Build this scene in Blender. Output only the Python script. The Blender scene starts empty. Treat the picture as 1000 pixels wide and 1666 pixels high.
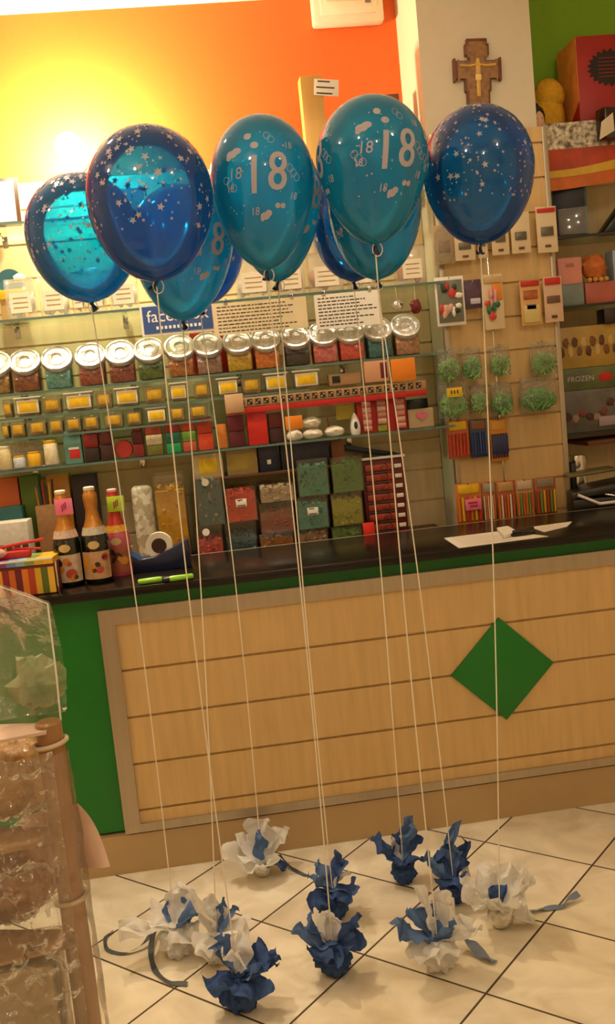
import bpy, bmesh, math, random
from math import sin, cos, pi, radians
from mathutils import Vector, Matrix, Euler, noise
random.seed(7)
SC = bpy.context.scene
COL = SC.collection

# ------------------------------------------------------------------ camera
CAM = Vector((-0.0869, -3.1347, 1.5131)); YAW, PITCH, ROLL = radians(-5.8682), radians(-6.9123), radians(-5.68); FPX = 1592.43
FW = Vector((-sin(YAW)*cos(PITCH), cos(YAW)*cos(PITCH), sin(PITCH)))
R0 = Vector((cos(YAW), sin(YAW), 0)); U0 = R0.cross(FW)
RT = cos(ROLL)*R0 + sin(ROLL)*U0; UP = -sin(ROLL)*R0 + cos(ROLL)*U0
cd = bpy.data.cameras.new('camera'); cam = bpy.data.objects.new('camera', cd); COL.objects.link(cam)
cam.matrix_world = Matrix(((RT.x, UP.x, -FW.x, CAM.x), (RT.y, UP.y, -FW.y, CAM.y), (RT.z, UP.z, -FW.z, CAM.z), (0, 0, 0, 1)))
cd.sensor_fit = 'VERTICAL'; cd.sensor_height = 36; cd.lens = FPX/1666*36; cd.clip_start = .05
SC.camera = cam
def ray(x, y): return FW + (x-500)/FPX*RT - (y-833)/FPX*UP
def at(x, y, Y):
    """world point seen at photo coordinates x, y on the upright plane at depth Y"""
    d = ray(x, y); return CAM + d*((Y-CAM.y)/d.y)
def on(x, y, Z):
    d = ray(x, y); return CAM + d*((Z-CAM.z)/d.z)

# ------------------------------------------------------------------ materials
def lin(c):
    if isinstance(c, str): c = [int(c[i:i+2], 16)/255 for i in (0, 2, 4)]
    return tuple(((v+.055)/1.055)**2.4 if v > .04045 else v/12.92 for v in c) + (1,)
MATS = {}
def nd(nt, t, **kw):
    n = nt.nodes.new(t)
    for k, v in kw.items(): setattr(n, k, v)
    return n
def mat(name, col, rough=.5, metal=0., var=.12, scale=12., stretch=(1, 1, 1), bump=0., coat=0., spec=.5, col2=None, pattern='noise', emit=None, detail=4.):
    """principled material whose colour is varied by a procedural pattern in object space"""
    if name in MATS: return MATS[name]
    m = bpy.data.materials.new(name); m.use_nodes = True; nt = m.node_tree; L = nt.links
    b = nt.nodes['Principled BSDF']
    b.inputs['Roughness'].default_value = rough; b.inputs['Metallic'].default_value = metal
    b.inputs['Coat Weight'].default_value = coat; b.inputs['Specular IOR Level'].default_value = spec
    c = lin(col); d = lin(col2) if col2 else tuple(v*(1-var) for v in c[:3]) + (1,)
    tc = nd(nt, 'ShaderNodeTexCoord'); mp = nd(nt, 'ShaderNodeMapping'); mp.inputs['Scale'].default_value = stretch
    L.new(tc.outputs['Object'], mp.inputs['Vector'])
    if pattern == 'noise':
        t = nd(nt, 'ShaderNodeTexNoise'); t.inputs['Scale'].default_value = scale; t.inputs['Detail'].default_value = detail; fac = t.outputs['Fac']
    elif pattern == 'voronoi':
        t = nd(nt, 'ShaderNodeTexVoronoi'); t.inputs['Scale'].default_value = scale
        s = nd(nt, 'ShaderNodeSeparateColor'); L.new(t.outputs['Color'], s.inputs['Color']); fac = s.outputs[0]
    elif pattern == 'wave':
        t = nd(nt, 'ShaderNodeTexWave'); t.inputs['Scale'].default_value = scale; t.inputs['Distortion'].default_value = 2; fac = t.outputs['Fac']
    elif pattern == 'stripes':
        t = nd(nt, 'ShaderNodeTexWave'); t.inputs['Scale'].default_value = scale; fac = t.outputs['Fac']
    L.new(mp.outputs['Vector'], t.inputs['Vector'])
    r = nd(nt, 'ShaderNodeValToRGB'); r.color_ramp.elements[0].color = d; r.color_ramp.elements[1].color = c
    r.color_ramp.elements[0].position = .3; r.color_ramp.elements[1].position = .7
    L.new(fac, r.inputs['Fac']); L.new(r.outputs['Color'], b.inputs['Base Color'])
    if bump:
        bp = nd(nt, 'ShaderNodeBump'); bp.inputs['Strength'].default_value = bump; bp.inputs['Distance'].default_value = .01
        L.new(t.outputs['Distance'] if pattern == 'voronoi' else fac, bp.inputs['Height']); L.new(bp.outputs['Normal'], b.inputs['Normal'])
    if emit:
        b.inputs['Emission Color'].default_value = lin(col); b.inputs['Emission Strength'].default_value = emit
    MATS[name] = m; return m
def clear(name, tint=(1, 1, 1), gloss=.12, rough=.05, diff=0., diffcol='ffffff', bump=0., bscale=30.):
    """thin clear film / glass: tinted see-through, fresnel gloss, a little surface scatter"""
    if name in MATS: return MATS[name]
    m = bpy.data.materials.new(name); m.use_nodes = True; nt = m.node_tree; L = nt.links; nt.nodes.remove(nt.nodes['Principled BSDF'])
    out = nt.nodes['Material Output']
    tr = nd(nt, 'ShaderNodeBsdfTransparent'); tr.inputs['Color'].default_value = tuple(tint) + (1,)
    df = nd(nt, 'ShaderNodeBsdfDiffuse'); df.inputs['Color'].default_value = lin(diffcol)
    gl = nd(nt, 'ShaderNodeBsdfGlossy'); gl.inputs['Roughness'].default_value = rough
    m1 = nd(nt, 'ShaderNodeMixShader'); m1.inputs[0].default_value = diff
    L.new(tr.outputs[0], m1.inputs[1]); L.new(df.outputs[0], m1.inputs[2])
    lw = nd(nt, 'ShaderNodeLayerWeight'); lw.inputs['Blend'].default_value = .25
    mu = nd(nt, 'ShaderNodeMath', operation='MULTIPLY_ADD'); mu.inputs[1].default_value = .5; mu.inputs[2].default_value = gloss
    L.new(lw.outputs['Fresnel'], mu.inputs[0])
    m2 = nd(nt, 'ShaderNodeMixShader'); L.new(mu.outputs[0], m2.inputs[0]); L.new(m1.outputs[0], m2.inputs[1]); L.new(gl.outputs[0], m2.inputs[2])
    if bump:
        tc = nd(nt, 'ShaderNodeTexCoord'); t = nd(nt, 'ShaderNodeTexNoise'); t.inputs['Scale'].default_value = bscale; t.inputs['Detail'].default_value = 3
        L.new(tc.outputs['Object'], t.inputs['Vector'])
        bp = nd(nt, 'ShaderNodeBump'); bp.inputs['Strength'].default_value = bump; bp.inputs['Distance'].default_value = .02
        L.new(t.outputs['Fac'], bp.inputs['Height'])
        for n in (gl, df, lw): L.new(bp.outputs['Normal'], n.inputs['Normal'])
    L.new(m2.outputs[0], out.inputs['Surface']); MATS[name] = m; return m
def latex(name, tint, body, mixf=.42):
    """stretched translucent latex: tinted see-through plus blue scatter and a glossy coat"""
    m = bpy.data.materials.new(name); m.use_nodes = True; nt = m.node_tree; L = nt.links; nt.nodes.remove(nt.nodes['Principled BSDF'])
    out = nt.nodes['Material Output']
    tr = nd(nt, 'ShaderNodeBsdfTransparent'); tr.inputs['Color'].default_value = tuple(tint) + (1,)
    df = nd(nt, 'ShaderNodeBsdfDiffuse'); df.inputs['Color'].default_value = lin(body)
    tl = nd(nt, 'ShaderNodeBsdfTranslucent'); tl.inputs['Color'].default_value = lin(body)
    a = nd(nt, 'ShaderNodeMixShader'); a.inputs[0].default_value = .55; L.new(df.outputs[0], a.inputs[1]); L.new(tl.outputs[0], a.inputs[2])
    lw = nd(nt, 'ShaderNodeLayerWeight'); lw.inputs['Blend'].default_value = .35
    mr = nd(nt, 'ShaderNodeMapRange'); mr.inputs['To Min'].default_value = mixf; mr.inputs['To Max'].default_value = min(1, mixf+.35)
    L.new(lw.outputs['Facing'], mr.inputs['Value'])
    tcn = nd(nt, 'ShaderNodeTexCoord'); tn = nd(nt, 'ShaderNodeTexNoise'); tn.inputs['Scale'].default_value = 9; L.new(tcn.outputs['Object'], tn.inputs['Vector'])
    ad = nd(nt, 'ShaderNodeMath', operation='MULTIPLY_ADD'); ad.inputs[1].default_value = .10; L.new(tn.outputs['Fac'], ad.inputs[0]); L.new(mr.outputs[0], ad.inputs[2])
    b = nd(nt, 'ShaderNodeMixShader'); L.new(ad.outputs[0], b.inputs[0]); L.new(tr.outputs[0], b.inputs[1]); L.new(a.outputs[0], b.inputs[2])
    gl = nd(nt, 'ShaderNodeBsdfGlossy'); gl.inputs['Roughness'].default_value = .06
    fr = nd(nt, 'ShaderNodeFresnel'); fr.inputs['IOR'].default_value = 1.5
    c = nd(nt, 'ShaderNodeMixShader'); L.new(fr.outputs[0], c.inputs[0]); L.new(b.outputs[0], c.inputs[1]); L.new(gl.outputs[0], c.inputs[2])
    L.new(c.outputs[0], out.inputs['Surface']); MATS[name] = m; return m
def paper_mat(name, col, trans=.35, bump=.5):
    m = bpy.data.materials.new(name); m.use_nodes = True; nt = m.node_tree; L = nt.links; nt.nodes.remove(nt.nodes['Principled BSDF'])
    tc = nd(nt, 'ShaderNodeTexCoord'); t = nd(nt, 'ShaderNodeTexNoise'); t.inputs['Scale'].default_value = 45; t.inputs['Detail'].default_value = 5
    L.new(tc.outputs['Object'], t.inputs['Vector'])
    r = nd(nt, 'ShaderNodeValToRGB'); c = lin(col); r.color_ramp.elements[0].color = tuple(v*.8 for v in c[:3]) + (1,); r.color_ramp.elements[1].color = c
    L.new(t.outputs['Fac'], r.inputs['Fac'])
    df = nd(nt, 'ShaderNodeBsdfDiffuse'); tl = nd(nt, 'ShaderNodeBsdfTranslucent'); L.new(r.outputs[0], df.inputs[0]); L.new(r.outputs[0], tl.inputs[0])
    bp = nd(nt, 'ShaderNodeBump'); bp.inputs['Strength'].default_value = bump; bp.inputs['Distance'].default_value = .008; L.new(t.outputs['Fac'], bp.inputs['Height']); L.new(bp.outputs[0], df.inputs['Normal'])
    mx = nd(nt, 'ShaderNodeMixShader'); mx.inputs[0].default_value = trans; L.new(df.outputs[0], mx.inputs[1]); L.new(tl.outputs[0], mx.inputs[2])
    L.new(mx.outputs[0], nt.nodes['Material Output'].inputs['Surface']); MATS[name] = m; return m

TS, TA, TX, TY = .3610, radians(-43.2115), .958, -.395
def floor_material():
    m = bpy.data.materials.new('floor_tiles'); m.use_nodes = True; nt = m.node_tree; L = nt.links; b = nt.nodes['Principled BSDF']
    g = nd(nt, 'ShaderNodeNewGeometry')
    s = nd(nt, 'ShaderNodeVectorMath', operation='SUBTRACT'); s.inputs[1].default_value = (TX, TY, 0); L.new(g.outputs['Position'], s.inputs[0])
    ro = nd(nt, 'ShaderNodeVectorRotate', rotation_type='Z_AXIS'); ro.inputs['Angle'].default_value = -TA; L.new(s.outputs[0], ro.inputs['Vector'])
    dv = nd(nt, 'ShaderNodeVectorMath', operation='SCALE'); dv.inputs['Scale'].default_value = 1/TS; L.new(ro.outputs[0], dv.inputs[0])
    fr = nd(nt, 'ShaderNodeVectorMath', operation='FRACTION'); L.new(dv.outputs[0], fr.inputs[0])
    fl = nd(nt, 'ShaderNodeVectorMath', operation='FLOOR'); L.new(dv.outputs[0], fl.inputs[0])
    sb = nd(nt, 'ShaderNodeVectorMath', operation='SUBTRACT'); sb.inputs[1].default_value = (.5, .5, .5); L.new(fr.outputs[0], sb.inputs[0])
    ab = nd(nt, 'ShaderNodeVectorMath', operation='ABSOLUTE'); L.new(sb.outputs[0], ab.inputs[0])
    sp = nd(nt, 'ShaderNodeSeparateXYZ'); L.new(ab.outputs[0], sp.inputs[0])
    mx = nd(nt, 'ShaderNodeMath', operation='MAXIMUM'); L.new(sp.outputs[0], mx.inputs[0]); L.new(sp.outputs[1], mx.inputs[1])
    gt = nd(nt, 'ShaderNodeMapRange'); gt.inputs['From Min'].default_value = .4895; gt.inputs['From Max'].default_value = .4935; L.new(mx.outputs[0], gt.inputs['Value'])
    wn = nd(nt, 'ShaderNodeTexWhiteNoise'); L.new(fl.outputs[0], wn.inputs['Vector'])
    of = nd(nt, 'ShaderNodeVectorMath', operation='MULTIPLY_ADD'); of.inputs[1].default_value = (7, 7, 7); L.new(wn.outputs['Color'], of.inputs[0]); L.new(ro.outputs[0], of.inputs[2])
    n1 = nd(nt, 'ShaderNodeTexNoise'); n1.inputs['Scale'].default_value = 6; n1.inputs['Detail'].default_value = 7; n1.inputs['Distortion'].default_value = 1.2; L.new(of.outputs[0], n1.inputs['Vector'])
    r = nd(nt, 'ShaderNodeValToRGB'); e = r.color_ramp.elements
    e[0].position = .3; e[0].color = lin('d6c9ac'); e[1].position = .66; e[1].color = lin('f4ead2'); L.new(n1.outputs['Fac'], r.inputs['Fac'])
    mm = nd(nt, 'ShaderNodeMix', data_type='RGBA'); L.new(gt.outputs[0], mm.inputs[0]); L.new(r.outputs[0], mm.inputs[6]); mm.inputs[7].default_value = lin('4a3a28')
    L.new(mm.outputs[2], b.inputs['Base Color'])
    rr = nd(nt, 'ShaderNodeMapRange'); rr.inputs['To Min'].default_value = .38; rr.inputs['To Max'].default_value = .9; L.new(gt.outputs[0], rr.inputs['Value']); L.new(rr.outputs[0], b.inputs['Roughness'])
    bp = nd(nt, 'ShaderNodeBump'); bp.invert = True; bp.inputs['Strength'].default_value = .5; bp.inputs['Distance'].default_value = .003; L.new(gt.outputs[0], bp.inputs['Height']); L.new(bp.outputs[0], b.inputs['Normal'])
    return m

# ------------------------------------------------------------------ mesh builder
class MB:
    def __init__(s): s.v = []; s.f = []; s.m = []; s.s = []
    def add(s, vs, fs, mat=0, smooth=False, M=None):
        o = len(s.v)
        s.v += [tuple(M @ Vector(p)) if M else tuple(p) for p in vs]
        for f in fs: s.f.append([i+o for i in f]); s.m.append(mat); s.s.append(smooth)
        return s
    def box(s, c, d, mat=0, bev=0., M=None, seg=2, taper=1.):
        bm = bmesh.new(); bmesh.ops.create_cube(bm, size=1)
        for v in bm.verts:
            k = taper if v.co.z < 0 else 1.
            v.co = Vector((v.co.x*d[0]*k, v.co.y*d[1]*k, v.co.z*d[2]))
        if bev: bmesh.ops.bevel(bm, geom=bm.edges[:], offset=min(bev, min(d)*.45), segments=seg, profile=.5, affect='EDGES')
        bm.verts.index_update()
        T = Matrix.Translation(c); T = (M @ T) if M else T
        s.add([v.co.copy() for v in bm.verts], [[v.index for v in f.verts] for f in bm.faces], mat, bool(bev), T); bm.free(); return s
    def lathe(s, prof, seg=24, mat=0, M=None, smooth=True, cap=True):
        vs = []; fs = []
        for r, z in prof:
            for k in range(seg): a = 2*pi*k/seg; vs.append((r*cos(a), r*sin(a), z))
        n = len(prof)
        for i in range(n-1):
            for k in range(seg):
                k2 = (k+1) % seg; fs.append([i*seg+k, i*seg+k2, (i+1)*seg+k2, (i+1)*seg+k])
        if cap: fs.append(list(range(seg))[::-1]); fs.append([(n-1)*seg+k for k in range(seg)])
        return s.add(vs, fs, mat, smooth, M)
    def tube(s, pts, r, seg=6, mat=0, M=None, cap=True):
        pts = [Vector(p) for p in pts]; n = len(pts); vs = []; fs = []
        rr = r if isinstance(r, (list, tuple)) else [r]*n
        for i, p in enumerate(pts):
            t = (pts[min(i+1, n-1)] - pts[max(i-1, 0)]).normalized()
            a = t.orthogonal().normalized() if i == 0 else (pa - t*pa.dot(t)).normalized()
            pa = a; b = t.cross(a)
            for k in range(seg): q = 2*pi*k/seg; vs.append(p + rr[i]*(cos(q)*a + sin(q)*b))
        for i in range(n-1):
            for k in range(seg): k2 = (k+1) % seg; fs.append([i*seg+k, i*seg+k2, (i+1)*seg+k2, (i+1)*seg+k])
        if cap: fs.append(list(range(seg))[::-1]); fs.append([(n-1)*seg+k for k in range(seg)])
        return s.add(vs, fs, mat, True, M)
    def prism(s, pts, d, mat=0, M=None, bev=0.):
        """outline in x,z extruded along y from 0 to d"""
        bm = bmesh.new(); vs = [bm.verts.new((x, 0, z)) for x, z in pts]; f = bm.faces.new(vs)
        e = bmesh.ops.extrude_face_region(bm, geom=[f]); bmesh.ops.translate(bm, vec=(0, d, 0), verts=[g for g in e['geom'] if isinstance(g, bmesh.types.BMVert)])
        bmesh.ops.recalc_face_normals(bm, faces=bm.faces[:])
        if bev: bmesh.ops.bevel(bm, geom=bm.edges[:], offset=bev, segments=2, profile=.5, affect='EDGES')
        bm.verts.index_update()
        s.add([v.co.copy() for v in bm.verts], [[v.index for v in f.verts] for f in bm.faces], mat, bool(bev), M); bm.free(); return s
    def blob(s, c, r, amp=.1, sc=20., seed=0, mat=0, seg=20, M=None, squash=None):
        vs = []; fs = []; n = seg//2
        off = Vector((seed*3.7, seed*1.3, seed*2.1))
        for i in range(n+1):
            th = pi*i/n
            for k in range(seg):
                a = 2*pi*k/seg; d = Vector((sin(th)*cos(a), sin(th)*sin(a), cos(th)))
                q = 1 + amp*noise.noise(d*sc + off) + amp*.5*noise.noise(d*sc*2.3 + off)
                z = d.z*r[2]*q
                if squash is not None: z = max(z, squash)
                vs.append((c[0]+d.x*r[0]*q, c[1]+d.y*r[1]*q, c[2]+z))
        for i in range(n):
            for k in range(seg): k2 = (k+1) % seg; fs.append([i*seg+k, (i+1)*seg+k, (i+1)*seg+k2, i*seg+k2])
        return s.add(vs, fs, mat, True, M)
    def sheet(s, fn, nu, nv, mat=0, M=None, smooth=True):
        vs = [fn(i/nu, j/nv) for i in range(nu+1) for j in range(nv+1)]
        fs = [[i*(nv+1)+j, (i+1)*(nv+1)+j, (i+1)*(nv+1)+j+1, i*(nv+1)+j+1] for i in range(nu) for j in range(nv)]
        return s.add(vs, fs, mat, smooth, M)
    def build(s, name, mats, parent=None, loc=None, rot=None):
        me = bpy.data.meshes.new(name); me.from_pydata(s.v, [], s.f)
        if not isinstance(mats, (list, tuple)): mats = [mats]
        for m in mats: me.materials.append(m)
        me.polygons.foreach_set('material_index', s.m); me.polygons.foreach_set('use_smooth', s.s)
        bm = bmesh.new(); bm.from_mesh(me); bmesh.ops.remove_doubles(bm, verts=bm.verts[:], dist=1e-6); bmesh.ops.recalc_face_normals(bm, faces=bm.faces[:]); bm.to_mesh(me); bm.free()
        me.set_sharp_from_angle(angle=radians(42)); me.update()
        o = bpy.data.objects.new(name, me); COL.objects.link(o)
        if parent: o.parent = parent
        if loc is not None: o.location = loc
        if rot is not None: o.rotation_euler = rot
        return o
def thing(name, label, cat, loc=(0, 0, 0), rz=0., group=None, rot=None):
    o = bpy.data.objects.new(name, None); COL.objects.link(o); o.empty_display_size = .03
    o.location = loc; o.rotation_euler = rot if rot is not None else (0, 0, rz); o['label'] = label; o['category'] = cat
    if group: o['group'] = group
    return o
def tag(o, label, cat, group=None, kind=None):
    o['label'] = label; o['category'] = cat
    if group: o['group'] = group
    if kind: o['kind'] = kind
    return o
def struct(name, mb, m):
    o = mb.build(name, m); o['kind'] = 'structure'; return o
def text_mesh(txt, size, depth=0.):
    cu = bpy.data.curves.new('t', 'FONT'); cu.body = txt; cu.size = size; cu.align_x = 'CENTER'; cu.align_y = 'CENTER'; cu.extrude = depth; cu.resolution_u = 3
    o = bpy.data.objects.new('t', cu); COL.objects.link(o); dg = bpy.context.evaluated_depsgraph_get()
    me = bpy.data.meshes.new_from_object(o.evaluated_get(dg)); bpy.data.objects.remove(o); bpy.data.curves.remove(cu)
    v = [tuple(p.co) for p in me.vertices]; f = [list(p.vertices) for p in me.polygons]; bpy.data.meshes.remove(me); return v, f
RX90 = Matrix.Rotation(pi/2, 4, 'X')       # text in the x,z plane facing -Y
def circle(cx, cy, r, n=14): return [(cx+r*cos(2*pi*k/n), cy+r*sin(2*pi*k/n)) for k in range(n)]
#SECTION2
# ------------------------------------------------------------------ shared materials
m_orange = mat('orange_wall_paint', 'e2631c', .7, var=.05, scale=60)
m_green = mat('green_wall_paint', '86b51c', .7, var=.06, scale=60)
m_cream = mat('cream_paint', 'eadfc8', .7, var=.04, scale=40)
m_ceil = mat('ceiling_paint', 'f3e9d6', .8, var=.03, scale=30)
m_slat = mat('slatwall_maple', 'd8b478', .45, var=.16, scale=3, stretch=(14, 14, 1.2))
m_slat2 = mat('shelf_wall_maple', 'ecd2a0', .5, var=.12, scale=3, stretch=(12, 12, 1.2))
m_kick = mat('beige_laminate', 'b79a6c', .5, var=.1, scale=5)
m_green_lam = mat('green_laminate', '00701c', .4, var=.08, scale=50)
m_alu = mat('brushed_aluminium', 'b9ab94', .38, metal=.75, var=.1, scale=60, stretch=(1, 1, .05))
m_black_top = mat('dark_worktop', '140e0b', .24, var=.35, scale=30, spec=.35)
m_brown = mat('brown_wood', '6b3f22', .5, var=.25, scale=4, stretch=(2, 10, 10))
m_chrome = mat('chrome', 'd8d4cc', .15, metal=1, var=.05)
m_silver = mat('silver_foil', 'e8e4da', .28, metal=.85, var=.25, scale=70, bump=.6)
m_white = mat('white_plastic', 'eee8dc', .45, var=.04)
m_paper = mat('white_paper', 'f2ead9', .8, var=.04)
m_ink = mat('dark_ink', '4a4238', .8)
m_black = mat('black_plastic', '15130f', .35, var=.2)
m_navy = mat('navy_plastic', '10183a', .3, var=.2)
m_red = mat('red_card', 'c01e16', .5)
m_dkred = mat('dark_red_card', '6e1410', .5)
m_yel = mat('yellow_label', 'f2c414', .6, var=.25, scale=40)
m_orangec = mat('orange_card', 'f28a12', .6)
m_pinkc = mat('pink_card', 'f0789a', .6)
m_glass = clear('shelf_glass', (.86, .93, .9), .08, .03)
m_gedge = mat('glass_edge', '5d7468', .2, var=.1)
m_clear = clear('clear_plastic', (.96, .96, .95), .05, .08, .05, 'ffffff')
m_cello = clear('cellophane', (.97, .95, .91), .09, .07, .05, 'f8efe0', bump=1., bscale=16)
m_bag = clear('clear_bag', (.97, .98, .96), .07, .10, .05, 'ffffff', bump=1., bscale=60)

# ------------------------------------------------------------------ room
XL, XR, YF, YW, ZC = -3.0, 3.2, -5.2, 1.02, 3.10
struct('floor', MB().box(((XL+XR)/2, (YF+YW)/2, -.05), (XR-XL+.2, YW-YF+.2, .1)), floor_material())
struct('ceiling', MB().box(((XL+XR)/2, (YF+YW)/2, ZC+.05), (XR-XL+.2, YW-YF+.2, .1)), m_ceil)
struct('wall_back', MB().box(((XL+1.1)/2, YW+.05, ZC/2), (1.1-XL, .1, ZC)), m_orange)
struct('wall_back_right', MB().box(((1.1+XR)/2, YW+.05, ZC/2), (XR-1.1, .1, ZC)), m_green)
struct('wall_left', MB().box((XL-.05, (YF+YW)/2, ZC/2), (.1, YW-YF, ZC)), m_cream)
struct('wall_right', MB().box((XR+.05, (YF+YW)/2, ZC/2), (.1, YW-YF, ZC)), m_cream)
struct('wall_front', MB().box(((XL+XR)/2, YF-.05, ZC/2), (XR-XL+.2, .1, ZC)), m_cream)
PX0, PX1, PY = .905, 1.345, .68
struct('pillar', MB().box(((PX0+PX1)/2, (PY+YW)/2, ZC/2), (PX1-PX0, YW-PY, ZC)), mat('beige_pillar_paint', 'd4c8ae', .7, var=.04, scale=30))

def slat_poly(z0, z1, grooves, gh=.008, gd=.010):
    """side profile (depth, z) of a grooved board whose face is at depth 0"""
    p = [(0, z0)]
    for g in sorted(grooves):
        if z0 < g < z1: p += [(0, g-gh/2), (gd, g-gh/2), (gd, g+gh/2), (0, g+gh/2)]
    p += [(0, z1), (.02, z1), (.02, z0)]
    return p
def slat_mb(x0, x1, yf, z0, z1, grooves, mb=None):
    mb = mb or MB(); P = slat_poly(z0, z1, grooves); n = len(P)
    vs = [(x0, yf+d, z) for d, z in P] + [(x1, yf+d, z) for d, z in P]
    fs = [[i, (i+1) % n, n+(i+1) % n, n+i] for i in range(n)]
    # end caps as quads around the back spine
    for o in (0, n):
        for i in range(n-3): fs.append([o+i, o+i+1, o+n-2 if i > (n-3)//2 else o+n-1])
        fs.append([o+(n-3)//2+0, o+n-2, o+n-1])
    return mb.add(vs, fs, 0)
YS = .86
so = struct('shelf_wall_panel', slat_mb(-2.2, PX0-.002, YS, .60, 2.42, [.76+.13*k for k in range(13)]), m_slat2)

# ------------------------------------------------------------------ counter
CX0, CX1 = -1.35, 2.1
FX0 = -.468
ct = thing('shop_counter', 'long green and maple shop counter with black worktop and green diamond', 'counter', (0, 0, 0))
MB().box(((CX0+CX1)/2, .235, .535), (CX1-CX0, .43, .79)).build('cabinet_body', m_green_lam, ct)
MB().box(((CX0+CX1)/2, .22, .066), (CX1-CX0, .44, .131)).build('kickboard', m_kick, ct)
gz = [.684-.1579*k for k in range(4)]
slat_mb(FX0+.02, CX1, 0., .16, .87, gz).build('slat_panel', m_slat, ct)
fr = MB(); fr.box(((FX0+CX1)/2, .005, .864), (CX1-FX0, .03, .051)); fr.box(((FX0+CX1)/2, .005, .153), (CX1-FX0, .03, .028)); fr.box((FX0+.026, .005, .5028), (.052, .03, .6712))
fr.build('metal_frame', m_alu, ct)
dm = MB(); dm.prism([(0, .178), (.178, 0), (0, -.178), (-.178, 0)], .012, 0, Matrix.Translation((.840, -.010, .528)), .001)
dm.build('diamond_panel', m_green_lam, ct)
wt = MB(); wt.box(((CX0+CX1)/2, .22, .946), (CX1-CX0+.04, .52, .028), 0, .004)
wto = wt.build('worktop', m_black_top, ct)
MB().box(((CX0+CX1)/2, .487, .947), (CX1-CX0+.04, .012, .026), 0, .002).build('edge_trim', m_alu, wto)
bw = tag(MB().box((-.65, .685, .46), (3.0, .33, .92), 0, .004).build('back_cabinet', m_brown), 'dark brown low cabinet behind the counter carrying the candy bins', 'cabinet')
ZT, ZB = .960, .920

# ------------------------------------------------------------------ glass shelves on the back wall
def glass_shelf(x0, x1, z, label, y0=.60, y1=.855, group='glass shelves on the back wall'):
    t = thing('glass_shelf', label, 'shelf', ((x0+x1)/2, y1, z), 0, group)
    pn = MB().box((0, (y0-y1)/2+.002, -.004), (x1-x0, y1-y0-.006, .008)).build('pane', m_glass, t)
    MB().box((0, y0-y1+.0015, -.004), (x1-x0, .003, .0085)).build('front_edge', m_gedge, pn)
    k = 0
    x = x0+.12
    while x < x1:
        b = MB(); b.prism([(-.001, -.008), (-.001, -.03)] + [(.001, -.03), (.001, -.008)], .02)
        b = MB(); b.box((x-(x0+x1)/2, -.012, -.03), (.022, .02, .045), 0, .003); b.box((x-(x0+x1)/2, -.06, -.013), (.008, .1, .010), 0, .002)
        b.build('bracket', m_chrome, t); x += .42
    return t
SA, SJ, SB, STP = 1.885, 1.617, 1.335, 2.229
SR1, SR2 = 1.528, 1.452
glass_shelf(-1.7, .9, STP, 'top glass shelf high on the lit back wall')
glass_shelf(-1.7, .9, SA, 'glass shelf with white favour boxes above the notices')
glass_shelf(-1.7, .9, SJ, 'glass shelf carrying the row of silver lidded candy jars')
glass_shelf(-1.7, .35, SR1, 'narrow glass shelf with the upper row of yellow labelled tubs', .605)
glass_shelf(-1.7, -.02, SR2, 'narrow glass shelf with the lower row of yellow labelled tubs', .605)
glass_shelf(-1.7, .9, SB, 'lowest glass shelf with coloured jars and pastries', .57)

# ------------------------------------------------------------------ pillar display panel
YP = .655
pp = thing('display_board', 'grooved maple display panel with metal edges mounted on the cream pillar', 'display panel', (1.14, PY-.0008, 0))
PW0, PW1, PZT = .905-1.14, 1.372-1.14, 2.44
slat_mb(PW0+.02, PW1-.02, YP-PY, .001, PZT, [.17+.13*k for k in range(18)]).build('slat_board', m_slat, pp)
MB().box((PW0+.0105, YP-PY+.010, 1.2205), (.021, .030, 2.439), 0, .002).build('edge_strip', m_alu, pp)
MB().box((PW1-.0105, YP-PY+.010, 1.2205), (.021, .030, 2.439), 0, .002).build('edge_strip', m_alu, pp)
MB().box((-.04, YP-PY-.002, 1.5), (.006, .006, 1.5), 0, .001).build('centre_rod', m_chrome, pp)
#SECTION3
# ------------------------------------------------------------------ balloons
def bprof(t, R, H):
    """radius at height fraction t (0 knot .. 1 top)"""
    c, p, e = SHAPE
    if t >= c: return R*math.sqrt(max(0, 1-((t-c)/(1-c))**2))
    return R*max(0, 1-((c-t)/c)**p)**e
SHAPE = (.55, 1.9, .5)
m_l1 = latex('latex_blue', (.05, .50, .80), '1c74d4', .34)
m_l2 = latex('latex_teal', (.05, .57, .76), '22b2e6', .54)
m_l3 = latex('latex_sky_blue', (.06, .62, .85), '1690d8', .28)
m_print = mat('silver_print', 'b4acb4', .55, var=.08)
m_knot = mat('latex_knot', '071c3c', .35)
m_string = mat('white_string', 'efe4cf', .7, var=.05)
def star_pts(r): return [((r if k % 2 == 0 else r*.42)*sin(pi*k/5), (r if k % 2 == 0 else r*.42)*cos(pi*k/5)) for k in range(10)]
def wrap(mb, pts, faces, R, H, ang, zc, off=1.006, sub=0.012):
    """lay flat artwork (x right, y up) onto the balloon at angle ang, height zc"""
    bm = bmesh.new(); vs = [bm.verts.new((p[0], p[1], 0)) for p in pts]
    for f in faces:
        try: bm.faces.new([vs[i] for i in f])
        except ValueError: pass
    for _ in range(3):
        ed = [e for e in bm.edges if e.calc_length() > sub]
        if not ed: break
        bmesh.ops.subdivide_edges(bm, edges=ed, cuts=1); bmesh.ops.triangulate(bm, faces=[f for f in bm.faces if len(f.verts) > 3])
    bm.verts.index_update(); r0 = max(.02, bprof(zc/H, R, H)); out = []
    for v in bm.verts:
        z = min(max(zc+v.co.y, .004), H-.0005); r = bprof(z/H, R, H)*off+.0004; a = ang + v.co.x/r0
        out.append((r*sin(a), -r*cos(a), z + (.0008 if z > .6*H else 0)))
    mb.add(out, [[v.index for v in f.verts] for f in bm.faces], 0, True); bm.free()
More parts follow.
